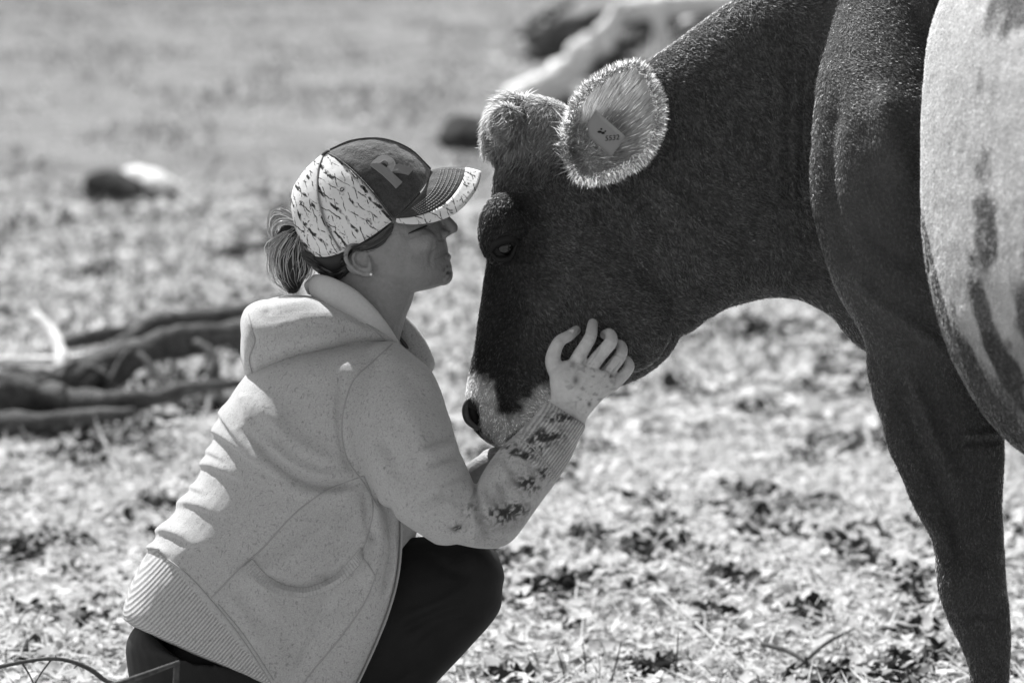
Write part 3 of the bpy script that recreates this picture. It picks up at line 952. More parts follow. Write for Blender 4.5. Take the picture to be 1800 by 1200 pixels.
# ---- ear tag with its number
M_TAG = mat('ear_tag_plastic', 0.34, rough=0.45, spec=0.4, trans=0.3)
M_INK = mat('tag_ink', 0.012, rough=0.6)
tag_o = np.array([1048.0, 194, -12]); tag_x = np.array([52.0, 46, -14]); tag_y = np.array([-26.0, 36, -10])
def tagp(u, v, o=0.0):
    p = tag_o + tag_x * u + tag_y * v
    return p + np.array([0, 0, -1.0]) * o + np.array([0, 0, 8.0]) * (u - 0.5) ** 2
tv, tf = [], []
us = np.linspace(0, 1, 9); vs = np.linspace(0, 1, 7)
for lay in (0, -1.6):
    for u in us:
        for v in vs:
            vv = v * (0.55 + 0.45 * min(1, u * 3 + 0.2))
            tv.append(tagp(u, vv, -lay))
n1 = len(us) * len(vs)
gf = grid_faces(len(us), len(vs), False)
ed = [i * 7 for i in range(9)] + [8 * 7 + j for j in range(1, 7)] + [i * 7 + 6 for i in range(7, -1, -1)] + [j for j in range(5, 0, -1)]
rf = np.array([(ed[i], ed[(i + 1) % len(ed)], ed[(i + 1) % len(ed)] + n1, ed[i] + n1) for i in range(len(ed))])
tag = addq('ear_tag', (np.array(tv), np.vstack([gf, gf + n1, rf])), M_TAG, cow)

def text_q(s, size, frame, name, m, parent, depth=0.6):
    """letters as thin raised print; frame(u, v) gives the modelling-space point"""
    cu = bpy.data.curves.new('t', 'FONT'); cu.body = s; cu.size = size; cu.resolution_u = 3
    ob = bpy.data.objects.new('t', cu); COLL.objects.link(ob)
    dg = bpy.context.evaluated_depsgraph_get()
    me = bpy.data.meshes.new_from_object(ob.evaluated_get(dg))
    v = np.array([x.co[:] for x in me.vertices]); f = [tuple(p.vertices) for p in me.polygons]
    bpy.data.objects.remove(ob)
    if len(v) == 0:
        return None
    q = np.array([frame(a[0], a[1]) for a in v])
    return addq(name, (q, f), m, parent, smooth=False)
r_ = np.array([1.0, -0.10, -0.05]); u_ = np.array([0.08, -1.0, 0.0])
def tagframe(a, b):
    p = np.array([1063.0, 248, 0]) + r_ * a + u_ * b
    # depth of the tag plane at that place
    A = np.stack([tag_x[:2], tag_y[:2]], 1)
    uv = np.linalg.solve(A, p[:2] - tag_o[:2])
    p[2] = tagp(uv[0], uv[1])[2] - 2.6
    return p
text_q('5532', 13.0, tagframe, 'tag_number', M_INK, tag)
for i, (x, y, rx, ry) in enumerate(((1054, 232, 4, 2.2), (1060, 234, 3.2, 2.4), (1057, 227, 2, 1.6), (1064, 231, 1.6, 1.6))):
    pts = [(x + rx * math.cos(t), y + ry * math.sin(t)) for t in np.linspace(0, 2 * math.pi, 9)[:-1]]
    q = np.array([(a, b, tagframe(0, 0)[2] - 0) for a, b in pts])
    A = np.stack([tag_x[:2], tag_y[:2]], 1)
    for k in range(len(q)):
        uv = np.linalg.solve(A, q[k, :2] - tag_o[:2]); q[k, 2] = tagp(uv[0], uv[1])[2] - 2.6
    addq('tag_emblem', (q, [tuple(range(8))]), M_INK, tag, smooth=False)

# ================================================================== the person
person = empty('person', W(np.array([560.0, ground_py(560, 120), 120])),
               label='person in pale hoodie and patterned cap crouching, hand on the cow cheek', category='person')
HW = 150.0                                   # depth of the head's middle plane
M_SKIN = mat('skin', 1.0, attr='tone', rough=0.5, spec=0.35, noise=[(30, 0.08), (140, 0.07)], bump_=[(260, 0.0012), (90, 0.0015)])
M_HAIR = mat('dark_hair', 1.0, attr='tone', rough=0.32, spec=0.55, trans=0.12)
M_HAIRCORE = mat('hair_core', 0.018, rough=0.6)
M_PANTS = mat('black_trousers', 0.007, rough=0.7, spec=0.25, noise=[(30, 0.25)], bump_=[(500, 0.0006)])
M_SHOE = mat('dark_boot', 0.03, rough=0.6, noise=[(20, 0.3)])

# ---- hand resting on the cheek, placed by the cheek's surface
hw0 = min(hit(cow_bvh, 1045, 570), hit(cow_bvh, 1070, 600), hit(cow_bvh, 1090, 630), hit(cow_bvh, 1012, 585))
def fing(pts):
    return tube([(x, y, hw0 + dw, r * 1.06) for x, y, dw, r in pts], n=6, N=14, caps=(0.95, 0.9))
tipw = lambda x, y: hit(cow_bvh, x, y, hw0) - hw0 - 7
hand_parts = [
    sweep([(962, 708, 1028, 748, hw0 - 42, 24), (968, 696, 1034, 732, hw0 - 44, 23), (966, 668, 1054, 708, hw0 - 46, 24), (968, 648, 1074, 686, hw0 - 45, 23), (990, 634, 1080, 666, hw0 - 42, 19)], p=2.4, N=28, caps=(0.6, 0.5)),
    fing([(988, 668, -40, 17), (972, 634, -40, 13.5), (982, 602, -38, 10.5), (1000, 590, -24, 9.5), (1013, 580, tipw(1013, 580), 8)]),
    fing([(1006, 650, -40, 13), (1018, 626, -44, 12), (1037, 594, -40, 10.5), (1041, 576, -20, 9.5), (1042, 568, tipw(1042, 568) + 2, 8.5)]),
    fing([(1034, 656, -42, 13), (1048, 632, -46, 12), (1073, 602, -44, 11), (1072, 587, -26, 9.5), (1063, 588, tipw(1063, 588) + 2, 8.5)]),
    fing([(1052, 672, -32, 12.5), (1068, 654, -34, 11.5), (1091, 624, -29, 10.5), (1092, 608, -14, 9), (1082, 604, tipw(1082, 604) + 2, 8)]),
    fing([(1058, 688, -26, 11.5), (1079, 675, -25, 10.5), (1104, 649, -18, 9.5), (1103, 635, -8, 8.5), (1093, 630, tipw(1093, 630) + 2, 7.5)]),
]
body_parts = hand_parts + [
    # arm inside the sleeve
    tube([(670, 690, 20, 46), (740, 830, -50, 42), (835, 915, -75, 36), (910, 820, -58, 34), (965, 745, -44, 29), (1000, 715, hw0 - 43, 27)], N=18),
    # far arm
    tube([(660, 690, 290, 46), (730, 830, 300, 40), (790, 880, 270, 36), (850, 830, 200, 30), (880, 812, 180, 26)], N=16),
    # far hand under the cow's jaw
    sweep([(868, 800, 892, 836, 178, 20), (900, 778, 926, 812, 200, 20), (926, 752, 962, 786, 220, 18)], N=20),
    tube([(930, 768, 220, 11), (952, 736, 234, 10), (972, 706, 226, 9)], N=10), tube([(944, 774, 222, 11), (968, 744, 238, 10), (990, 716, 230, 9)], N=10),
    tube([(954, 780, 222, 11), (984, 756, 238, 10), (1004, 728, 230, 9)], N=10), tube([(958, 788, 220, 10), (988, 772, 232, 9), (1010, 752, 226, 8)], N=10),
    tube([(898, 786, 196, 12), (906, 764, 214, 10), (918, 738, 224, 9)], N=10),
    # head
    sweep([(590, 318, 680, 305, HW, 36), (556, 345, 722, 325, HW, 56), (543, 380, 752, 352, HW, 68), (550, 420, 771, 382, HW, 74),
           (566, 448, 780, 406, HW, 74), (588, 470, 786, 428, HW, 69), (606, 488, 790, 452, HW, 62), (636, 503, 795, 474, HW, 52), (668, 512, 786, 492, HW, 38)], egg=0.36, p=2.25, N=44, caps=(0.6, 0.35)),
    ell((779, 482, HW), (17.5, 20, 20)),                                              # chin
    tube([(766, 366, HW, 10), (782, 384, HW, 9), (795, 400, HW, 10.5)], N=14),      # nose
    ell((796, 402, HW), (9, 8.5, 10)), ell((782, 407, HW), (15, 10, 9), rot=-10), ell((780, 412, HW - 12), (11, 7.5, 7), rot=-18), ell((780, 412, HW + 12), (11, 7.5, 7), rot=-18),
    ell((775, 434, HW), (12.5, 10, 24), rot=40), ell((783, 451, HW), (10.5, 8, 20), rot=10),   # lips
    ell((735, 425, HW - 44), (34, 26, 24)), ell((735, 425, HW + 44), (34, 26, 24)),  # cheeks
    ell((748, 380, HW - 36), (24, 16, 16)), ell((748, 380, HW + 36), (24, 16, 16)),  # eyes under brow
    # neck
    sweep([(585, 440, 715, 455, HW, 50), (576, 490, 728, 514, HW, 53), (566, 540, 713, 560, HW, 56), (545, 590, 702, 612, HW, 72), (500, 650, 720, 660, HW, 120)], N=28),
    # trunk and seat inside the clothes
    sweep([(480, 640, 690, 640, HW, 120), (420, 760, 690, 780, HW, 150), (350, 900, 640, 930, HW, 145), (280, 1030, 600, 1080, HW, 150), (270, 1110, 560, 1200, HW, 150)], N=24),
]
ear_w = HW - 72
body_parts += [
    tube([(643, 446, ear_w + 2, 3.2), (638, 436, ear_w - 3, 4.2), (626, 430, ear_w - 8, 4.6), (613, 435, ear_w - 10, 4.6), (607.5, 449, ear_w - 10, 4.4), (612, 463, ear_w - 8, 4.2), (624, 475, ear_w - 4, 4.2), (640, 482, ear_w, 5.0), (652, 481, ear_w - 1, 6.0)], N=10),
    tube([(630, 440, ear_w - 1, 3), (621, 448, ear_w - 3, 3.4), (622, 460, ear_w - 2, 3.6), (632, 470, ear_w, 3.6), (645, 473, ear_w, 4)], N=10),
    tube([(648, 452, ear_w + 1, 3.0), (650, 462, ear_w - 1, 4.2), (651, 472, ear_w, 4.2)], N=10),
    ell((632, 458, ear_w + 9), (25, 27, 9), rot=30),
]
PV, PF = union(body_parts, 2.1, smooth=3, fac=0.5)
PN = normals(PV, PF)
face = lambda: None
crease(PV, PN, [(790, 443), (778, 448), (762, 456)], 2.0, -1.8, side=0.3)      # mouth
crease(PV, PN, [(772, 418), (764, 432), (758, 452), (757, 470)], 4.5, -2.2)    # smile fold
crease(PV, PN, [(718, 410), (732, 403), (748, 397), (760, 394)], 2.4, -2.2)    # closed lids
crease(PV, PN, [(714, 418), (735, 412), (756, 404)], 4, -1.4)
crease(PV, PN, [(700, 405), (712, 412), (720, 424)], 3.5, -1.0)
crease(PV, PN, [(768, 412), (772, 421), (783, 421)], 2.2, -2.0)                # wing of the nose
crease(PV, PN, [(792, 462), (783, 466), (775, 464)], 3.5, -0.8, side=0.5)
bump(PV, PN, (786, 417, HW - 9), (5, 3, 5), -4)                                 # nostril
bump(PV, PN, (634, 460, ear_w), (8, 9, 12), -3)
crease(PV, PN, [(640, 540), (680, 585)], 4, -1.2)
crease(PV, PN, [(655, 515), (700, 590)], 6, 2.0)
for a, b in (((1012, 640), (1006, 690)), ((1040, 645), (1015, 695)), ((1058, 660), (1028, 705))):
    crease(PV, PN, [a, ((a[0] + b[0]) / 2, (a[1] + b[1]) / 2), b], 4, 1.6)       # tendons
for x, y in ((1017, 628), (1047, 636), (1065, 654), (1076, 672), (1037, 595), (1073, 602), (1089, 623), (1101, 646), (981, 603)):
    bump(PV, PN, (x, y, hw0 - 50), (8, 8, 14), 2.6)
for (x, y, a) in ((1037, 596, 0.9), (1072, 603, 0.8), (1088, 624, 0.7), (1035, 591, 0.9), (1070, 607, 0.8)):
    crease(PV, PN, [(x - 8 * math.cos(a - 0.6), y - 5 * math.sin(a)), (x + 8, y + 4)], 1.6, -1.3, taper=False)
crease(PV, PN, [(1058, 650), (1068, 634), (1082, 614)], 2.0, -8)
crease(PV, PN, [(1072, 664), (1082, 650), (1096, 634)], 2.0, -8)
crease(PV, PN, [(1034, 640), (1046, 622), (1054, 606)], 2.5, -3)
for k in range(7):
    y0 = 690 + k * 4.5
    crease(PV, PN, [(966 + k * 2, y0 - 6), (985 + k, y0 + 1), (1010 + k * 3, y0 + 10)], 1.6, -0.8)
PN = normals(PV, PF)
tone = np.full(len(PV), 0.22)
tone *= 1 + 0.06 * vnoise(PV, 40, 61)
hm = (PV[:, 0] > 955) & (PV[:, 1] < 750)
tone = np.where(hm, 0.46, tone)  # hand paler than face: the brim's shade is put into the skin tone
dirt = sstep(0.15, 0.6, vnoise(PV, 11, 62) + 0.8 * vnoise(PV, 4.5, 63)) * hm * sstep(70, 25, np.hypot(PV[:, 0] - 1040, PV[:, 1] - 680))
tone *= 1 - 0.38 * dirt
for x, y, r, a in ((1007, 640, 6, 0.5), (1012, 668, 7, 0.6), (1036, 710, 4, 0.8)):
    tone *= 1 - a * np.exp(-(((PV[:, 0] - x) / r) ** 2 + ((PV[:, 1] - y) / (r * 1.3)) ** 2))
chin = sstep(0.0, 0.5, vnoise(PV, 6, 64)) * np.exp(-(((PV[:, 0] - 787) / 10) ** 2 + ((PV[:, 1] - 478) / 15) ** 2))
tone *= 1 - 0.75 * chin
lip = np.exp(-(((PV[:, 0] - 786) / 14) ** 2 + ((PV[:, 1] - 446) / 10) ** 2)) * (pdist(PV, [(790, 443), (765, 456)])[0] < 9)
tone *= 1 - 0.25 * lip
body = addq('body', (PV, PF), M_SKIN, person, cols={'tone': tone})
body_bvh = BVHTree.FromPolygons(PV.tolist(), PF.tolist())
addq('ear_stud', ell((652, 482, ear_w - 9), (2.6, 2.6, 2.6), N=12), mat('stud_metal', 0.8, rough=0.15, spec=0.8), person)
# thumb nail
M_NAIL = mat('nail', 0.42, rough=0.35, spec=0.4)
nw = hit(body_bvh, 1004, 583)
addq('thumb_nail', ell((1003, 583.5, nw + 0.4), (7.5, 4.0, 1.3), rot=-36, N=16), M_NAIL, person)
# closed lashes
M_LASH = mat('lash', 0.02, rough=0.6)
addq('eyelash', tube([(718, 410.5, hit(body_bvh, 718, 410) - 0.3, 0.8), (734, 403.5, hit(body_bvh, 734, 403) - 0.6, 1.5), (750, 397, hit(body_bvh, 750, 397) - 0.6, 1.2)], N=8), M_LASH, person)

# ---- trousers
tr = [
    sweep([(250, 1085, 330, 1190, HW, 120), (225, 1120, 420, 1200, HW, 165), (222, 1160, 560, 1190, HW, 175), (240, 1230, 560, 1260, HW, 165), (300, 1290, 520, 1320, HW, 120)], N=36),
    # near thigh and shin
    sweep([(330, 1060, 330, 1320, 110, 95), (470, 1010, 440, 1310, 100, 95), (620, 965, 560, 1290, 92, 88), (720, 944, 680, 1240, 88, 80), (800, 944, 770, 1170, 86, 72), (852, 964, 820, 1120, 86, 60)], N=32, caps=(0.6, 0.75)),
    sweep([(800, 950, 884, 1030, 86, 62), (740, 1010, 876, 1078, 86, 66), (690, 1090, 818, 1146, 90, 62), (630, 1190, 752, 1218, 96, 58), (575, 1290, 690, 1310, 100, 48), (560, 1360, 640, 1375, 100, 38)], N=28),
    sweep([(330, 1080, 330, 1320, 230, 90), (480, 1020, 450, 1310, 245, 90), (640, 990, 580, 1290, 255, 84), (740, 985, 700, 1230, 258, 72), (800, 1010, 770, 1150, 258, 58)], N=28),
    sweep([(760, 1000, 836, 1050, 258, 58), (690, 1080, 800, 1130, 256, 60), (600, 1200, 712, 1230, 252, 54), (545, 1310, 640, 1330, 250, 44), (540, 1360, 620, 1375, 250, 36)], N=28),
]
TV, TF = union(tr, 4.0, smooth=8)
TN = normals(TV, TF)
for pl, wd, am in (([(690, 1120), (760, 1080), (830, 1060)], 9, -5), ([(700, 1090), (770, 1060), (820, 1030)], 10, 4), ([(720, 1150), (780, 1100), (850, 1085)], 8, -4), ([(740, 960), (790, 1000), (840, 1010)], 12, -3)):
    crease(TV, TN, pl, wd, am)
trousers = addq('trousers', (TV, TF), M_PANTS, person)
def boot(w, gx):
    gy = ground_py(gx, w)
    V, F = union([sweep([(gx - 75, gy - 128, gx - 5, gy - 118, w, 36), (gx - 62, gy - 85, gx + 15, gy - 75, w, 38), (gx - 40, gy - 52, gx + 50, gy - 60, w, 40)], N=20),
                  sweep([(gx - 34, gy - 84, gx - 50, gy - 30, w, 34), (gx + 10, gy - 72, gx - 4, gy - 8, w, 40), (gx + 60, gy - 52, gx + 56, gy - 2, w, 42), (gx + 100, gy - 36, gx + 100, gy - 2, w, 38)], N=20)], 4, 5)
    addq('boot', (V, F), M_SHOE, person)
boot(98, 610); boot(250, 590)

# ---- hoodie
knit = dict(rough=0.9, spec=0.1, sheen=0.25, noise=[(420, 0.16)], fleck=[(300, 0.60, 0.74, (1, 1, 0.45)), (170, 0.64, 0.78, (0.5, 1, 1))], bump_=[(700, 0.0010), (12, 0.003)])
M_HOODIE = mat('heather_knit', 1.0, attr='tone', extra=rib_extra((0.75, 0.1, -0.65), 190, 0.0006), **knit)
M_HOOD = mat('heather_knit_hood', 0.39, **knit)
M_LINING = mat('pale_lining', 0.46, rough=0.9, spec=0.1, noise=[(200, 0.05)], bump_=[(600, 0.0006)])
M_SEAM = mat('seam_thread', 0.30, rough=0.9, spec=0.1)
sl = [
    # torso
    sweep([(480, 608, 690, 600, HW, 105), (436, 655, 732, 632, HW, 172), (394, 715, 752, 715, HW, 196), (374, 775, 752, 800, HW, 200), (342, 850, 746, 885, HW, 198),
           (284, 930, 722, 975, HW, 196), (238, 1000, 700, 1062, HW, 194), (214, 1066, 655, 1160, HW, 192), (214, 1090, 612, 1262, HW, 186)], p=2.5, N=52, caps=(0.5, 0.06)),
    # open front hanging over the thigh
    sweep([(600, 850, 716, 850, 40, 70), (590, 920, 710, 920, 18, 62), (570, 1000, 703, 1000, 0, 54), (545, 1080, 684, 1080, -4, 52), (510, 1160, 650, 1160, 0, 52), (470, 1250, 606, 1250, 6, 52)], p=2.6, N=28, caps=(0.5, 0.1)),
    # near sleeve
    sweep([(600, 640, 712, 612, 86, 84), (602, 700, 758, 652, 48, 92), (612, 760, 786, 716, 8, 90), (646, 842, 806, 786, -34, 84), (694, 908, 834, 852, -60, 76), (752, 948, 852, 900, -66, 66)], N=36, p=2.15),
    sweep([(770, 946, 838, 868, -66, 62), (832, 962, 842, 842, -66, 60), (892, 958, 872, 795, -60, 56), (938, 902, 902, 765, -54, 52), (984, 838, 934, 735, -48, 47), (1010, 790, 948, 716, -45, 43), (1030, 748, 962, 704, hw0 - 42, 38)], N=32, p=2.15, caps=(0.6, 0.02)),
    # far sleeve
    sweep([(610, 650, 720, 640, 270, 70), (640, 760, 770, 720, 290, 76), (690, 860, 800, 790, 296, 66), (760, 915, 820, 820, 280, 56), (820, 900, 842, 800, 240, 46), (872, 838, 852, 790, 200, 34), (902, 812, 874, 782, 180, 26)], N=24),
    # far collar
    tube([(700, 566, 196, 18), (722, 596, 196, 22), (740, 640, 190, 26)], N=14),
]
HV, HF = union(sl, 3.0, smooth=5)
HN = normals(HV, HF)
folds = [  # line, width, height
    ([(640, 838), (600, 852), (550, 848), (500, 822), (460, 785), (425, 750)], 9, -9), ([(640, 826), (590, 838), (540, 830), (490, 800), (445, 760)], 12, 6),
    ([(640, 850), (600, 868), (540, 868), (480, 846)], 12, 5),
    ([(695, 640), (745, 690), (790, 742)], 14, -3), ([(800, 770), (770, 775), (740, 790)], 7, -5), ([(812, 800), (780, 806), (750, 820)], 7, -4), ([(806, 784), (775, 790), (745, 806)], 6, 4),
    ([(826, 834), (795, 842), (770, 858)], 7, -4), ([(835, 850), (838, 890), (850, 930), (868, 962)], 6, -8), ([(828, 852), (826, 890), (836, 930)], 8, 5), ([(848, 850), (852, 890), (868, 930)], 8, 5),
    ([(840, 905), (810, 930), (780, 942)], 6, -5), ([(852, 915), (815, 944)], 6, 4), ([(880, 800), (900, 830), (905, 850)], 6, -5), ([(905, 776), (930, 810), (940, 850)], 6, -4), ([(870, 842), (885, 865), (890, 890)], 6, -4),
    ([(898, 790), (930, 800), (958, 830)], 5, 4),
    ([(668, 870), (650, 930), (620, 990)], 12, 6), ([(680, 880), (690, 960), (672, 1060)], 7, -7), ([(660, 870), (668, 950), (650, 1040)], 9, 6), ([(640, 860), (646, 920), (660, 960)], 6, -5),
    ([(425, 990), (470, 1060), (500, 1140)], 24, 5), ([(430, 1010), (480, 1036), (530, 1045), (590, 1022), (630, 970)], 7, 4), ([(436, 996), (480, 1020), (530, 1030), (590, 1006), (622, 962)], 7, -5),
    ([(470, 680), (520, 720), (560, 790)], 30, -4), ([(605, 650), (596, 720), (604, 790), (630, 840)], 7, -5), ([(650, 700), (690, 790), (740, 880)], 30, -3),
]
folds += [
    ([(612, 830), (560, 900), (480, 960), (400, 1000)], 22, -5), ([(600, 900), (540, 960), (470, 1010)], 18, 4), ([(560, 660), (520, 720), (500, 790)], 20, -4), ([(450, 690), (480, 740), (540, 790), (600, 815)], 14, 5),
    ([(655, 760), (690, 800), (700, 850)], 16, -4), ([(700, 700), (735, 760), (760, 830)], 18, 4), ([(790, 860), (760, 870), (720, 900)], 10, -5), ([(800, 880), (770, 892), (735, 918)], 8, 4),
    ([(560, 1080), (600, 1060), (640, 1010)], 14, -4), ([(450, 1070), (500, 1110), (520, 1170)], 20, -4), ([(400, 1040), (430, 1090), (470, 1150)], 14, 4), ([(690, 925), (690, 990), (676, 1060)], 5, 5),
    ([(870, 880), (900, 905), (915, 910)], 7, -5), ([(880, 820), (910, 850), (930, 880)], 8, 4), ([(955, 740), (975, 770), (1000, 790)], 6, -3)]
for pl, wd, am in folds:
    crease(HV, HN, pl, wd, am * (1.25 if wd < 15 else 1.5), side=0.25)
def fold(V, N, poly, wa, wb, amp, side=0.35):
    """overlapping cloth fold: long slope on one side, steep on the other"""
    c = spline(poly, 4)
    d, t = pdist(V, c)
    i = np.clip((t * (len(c) - 1)).astype(int), 0, len(c) - 2)
    tg = c[i + 1] - c[i]
    cr = tg[:, 0] * (V[:, 1] - c[i][:, 1]) - tg[:, 1] * (V[:, 0] - c[i][:, 0])
    k = amp * np.exp(-(d / np.where(cr > 0, wa, wb)) ** 2) * np.clip(np.minimum(t * 2, (1 - t)) * 3, 0, 1)
    k[N[:, 2] > side] = 0
    V += N * k[:, None]
for pl, wa, wb, am in (([(378, 716), (402, 742), (440, 796)], 5, 18, 7), ([(364, 752), (395, 768), (452, 812), (500, 840)], 5, 20, 9), ([(350, 792), (372, 796), (404, 812)], 4, 11, 5), ([(338, 818), (376, 820), (436, 846)], 5, 17, 8),
                       ([(318, 858), (338, 858), (366, 870)], 4, 10, 5), ([(296, 890), (336, 886), (400, 908)], 6, 20, 8), ([(266, 938), (300, 936), (352, 962)], 5, 18, 9), ([(254, 962), (276, 966), (300, 978)], 4, 9, 5),
                       ([(424, 690), (430, 720), (440, 770)], 6, 16, 5), ([(300, 985), (340, 960), (390, 950)], 7, 16, 4)):
    fold(HV, HN, pl, wa, wb, am)
HV += HN * (1.3 * vnoise(HV, 60, 71) + 0.7 * vnoise(HV, 24, 72))[:, None]
# cuff and lower hem: ribbed
def along(V, a, b):
    a = np.array(a, float); b = np.array(b, float)
    return ((V[:, :2] - a) @ (b - a)) / ((b - a) @ (b - a))
hem_d = pdist(HV, [(280, 968), (330, 1010), (372, 1058), (420, 1110), (470, 1180), (500, 1240)])
hem_side = (HV[:, 0] - (280 + (HV[:, 1] - 968) * 0.86)) < 0
hem = hem_side & (HV[:, 1] > 965) & (HV[:, 2] < 300)
cuffa = along(HV, (940, 800), (996, 726))
cuff = (cuffa > -0.15) & (HV[:, 0] > 915) & (HV[:, 1] < 850)
rib = np.where(hem | cuff, 1.0, 0.0)
HV -= normals(HV, HF) * np.where(hem, 3.0, 0)[:, None]
tone = np.full(len(HV), 0.375)
stain = np.zeros(len(HV))
for x, y, rx, ry in ((960, 765, 34, 16), (945, 778, 26, 22), (985, 735, 30, 12), (930, 850, 26, 16), (955, 830, 14, 12), (880, 905, 30, 18), (905, 895, 26, 14), (824, 895, 12, 10), (806, 928, 14, 6), (900, 790, 22, 12), (920, 800, 26, 10)):
    stain = np.maximum(stain, np.exp(-(((HV[:, 0] - x) / rx) ** 2 + ((HV[:, 1] - y) / ry) ** 2)))
stain *= sstep(-0.35, 0.25, 0.7 * vnoise(HV, 9, 73) + 1.0 * vnoise(HV, 4.0, 74)) * (HV[:, 2] < 60)
tone *= 1 - 0.9 * np.clip(stain * 1.3, 0, 1)
fore = (HV[:, 0] > 835) & (HV[:, 2] < 60)
tone = np.where(fore, tone * (1 - 0.18 * sstep(-0.2, 0.5, vnoise(HV, 22, 75))), tone)
hoodie = addq('hoodie', (HV, HF), M_HOODIE, person, cols={'tone': tone, 'rib': rib})
hoodie['label'] = 'pale heather hoodie with dirt stained forearm'
hood_bvh = BVHTree.FromPolygons(HV.tolist(), HF.tolist())
def on_hoodie(pts, off=1.0, r=1.2):
    c = spline(pts, 8)
    out = []
    for x, y in c:
        out.append((x, y, hit(hood_bvh, x, y, 0) - off, r))
    return tube(out, n=1, N=6)
seams = [[(690, 604), (650, 640), (620, 670), (604, 720), (602, 770), (612, 810), (640, 850), (664, 890)], [(640, 836), (600, 850), (560, 870), (510, 910), (460, 965), (425, 995), (372, 1050)],
         [(640, 838), (652, 870), (655, 905), (640, 960), (632, 975)], [(632, 972), (655, 1004), (660, 1020)], [(664, 1000), (640, 1060), (590, 1130), (548, 1180), (530, 1205)],
         [(278, 970), (330, 1010), (372, 1056), (420, 1115), (470, 1190), (485, 1215)], [(384, 1062), (430, 1118), (480, 1194)], [(905, 766), (935, 785), (960, 815), (976, 838)]]
for s in seams:
    addq('seam', on_hoodie(s, 0.2, 1.3), M_SEAM, hoodie)
# pocket trim: a ribbed band on the surface
M_TRIM = mat('ribbed_trim', 0.36, rough=0.9, spec=0.1, extra=None, noise=[(300, 0.15)])
top = spline([(444, 982), (470, 1010), (505, 1028), (545, 1030), (590, 1008), (622, 975), (634, 960)], 8)
bot = spline([(428, 996), (456, 1028), (498, 1047), (548, 1048), (598, 1026), (634, 990), (640, 975)], 8)
pv, pf = [], []
m = len(top) * 2
tt = np.linspace(0, 1, m)
for i in range(m):
    k = tt[i] * (len(top) - 1); a = int(min(k, len(top) - 2)); f = k - a
    p = top[a] * (1 - f) + top[a + 1] * f; q = bot[a] * (1 - f) + bot[a + 1] * f
    rr = 1.2 if i % 2 else 0.0
    for t, o in ((0, 0.0), (0.06, 2.6), (0.5, 3.2), (0.94, 2.6), (1, 0.0)):
        xy = p * (1 - t) + q * t
        pv.append((xy[0], xy[1], hit(hood_bvh, xy[0], xy[1], 0) - o - (rr if 0 < t < 1 else 0)))
addq('pocket_trim', (np.array(pv), grid_faces(m, 5, False)), M_TRIM, hoodie, smooth=False)
# zip down the open front
zp = spline([(706, 915), (705, 960), (700, 1010), (688, 1060), (668, 1115), (646, 1165), (622, 1215)], 8)
zl = []
for x, y in zp:
    w_ = hit(hood_bvh, x - 4, y, 20)
    zl.append((x - 1, y, w_ - 1, 2.6))
zipper = addq('zipper', tube(zl, n=1, N=8), mat('zip_metal', 0.16, rough=0.4, spec=0.5), hoodie)
tp = zp
teeth_v, teeth_f = ell((0, 0, 0), (2.6, 1.2, 1.6), N=6)
tvv = []; tff = []; o = 0
cz = spline(zl, 10)
for p in cz[::2]:
    tvv.append(teeth_v + p[:3] + np.array([1.2, 0, -1.2])); tff += [tuple(i + o for i in f) for f in teeth_f]; o += len(teeth_v)
addq('zip_teeth', (np.vstack(tvv), tff), mat('zip_teeth', 0.35, rough=0.35, spec=0.6), zipper, kind='stuff')
addq('zipper', tube([(694, 584, 170, 3), (712, 606, 176, 3.2), (730, 630, 176, 3.2), (744, 648, 176, 3)], N=8), mat('zip_dark', 0.05, rough=0.5), hoodie)
# hood lying on the back
hd = [
    sweep([(424, 590, 426, 636, HW, 60), (424, 558, 432, 658, HW, 100), (440, 536, 450, 668, HW - 4, 120), (490, 522, 496, 662, HW - 6, 134), (545, 520, 556, 640, HW - 6, 136), (600, 532, 614, 618, HW - 6, 120), (650, 562, 660, 608, HW - 4, 92), (688, 592, 694, 606, HW, 62)], n=6, N=40, p=2.4, caps=(0.25, 0.4)),
]
DV, DF = union(hd, 3.0, smooth=4)
DN = normals(DV, DF)
for pl, wd, am in (([(444, 556), (480, 560), (530, 550)], 9, -2), ([(440, 545), (500, 535), (560, 530)], 9, 5), ([(436, 570), (446, 600), (438, 630), (446, 662)], 5, -5), ([(460, 610), (540, 600), (620, 590)], 20, 5), ([(480, 590), (560, 570), (650, 590)], 12, -3),
                   ([(470, 520), (474, 540), (470, 556)], 6, -2), ([(560, 530), (610, 548), (660, 585)], 6, -4)):
    crease(DV, DN, pl, wd, am, side=0.3)
DV += DN * (1.5 * vnoise(DV, 50, 76) + 0.7 * vnoise(DV, 20, 77))[:, None]
hood = addq('hood', (DV, DF), M_HOOD, hoodie)
dbvh = BVHTree.FromPolygons(DV.tolist(), DF.tolist())
def on_hood(pts, r=1.2):
    return tube([(x, y, hit(dbvh, x, y, 60) - 0.2, r) for x, y in spline(pts, 8)], n=1, N=6)
addq('hood_seam', on_hood([(437, 552), (444, 580), (448, 600), (438, 630), (444, 658)]), M_SEAM, hood)
addq('hood_seam', on_hood([(560, 528), (600, 540), (640, 566), (676, 596)]), M_SEAM, hood)
LV, LF = union([tube([(556, 506, 190, 16), (552, 502, 130, 20), (572, 508, 84, 24), (610, 532, 68, 28), (650, 566, 74, 24), (686, 600, 100, 14), (700, 616, 130, 8)], N=18, flat=0.5)], 2.5, 4)
addq('hood_lining', (LV, LF), M_LINING, hood)

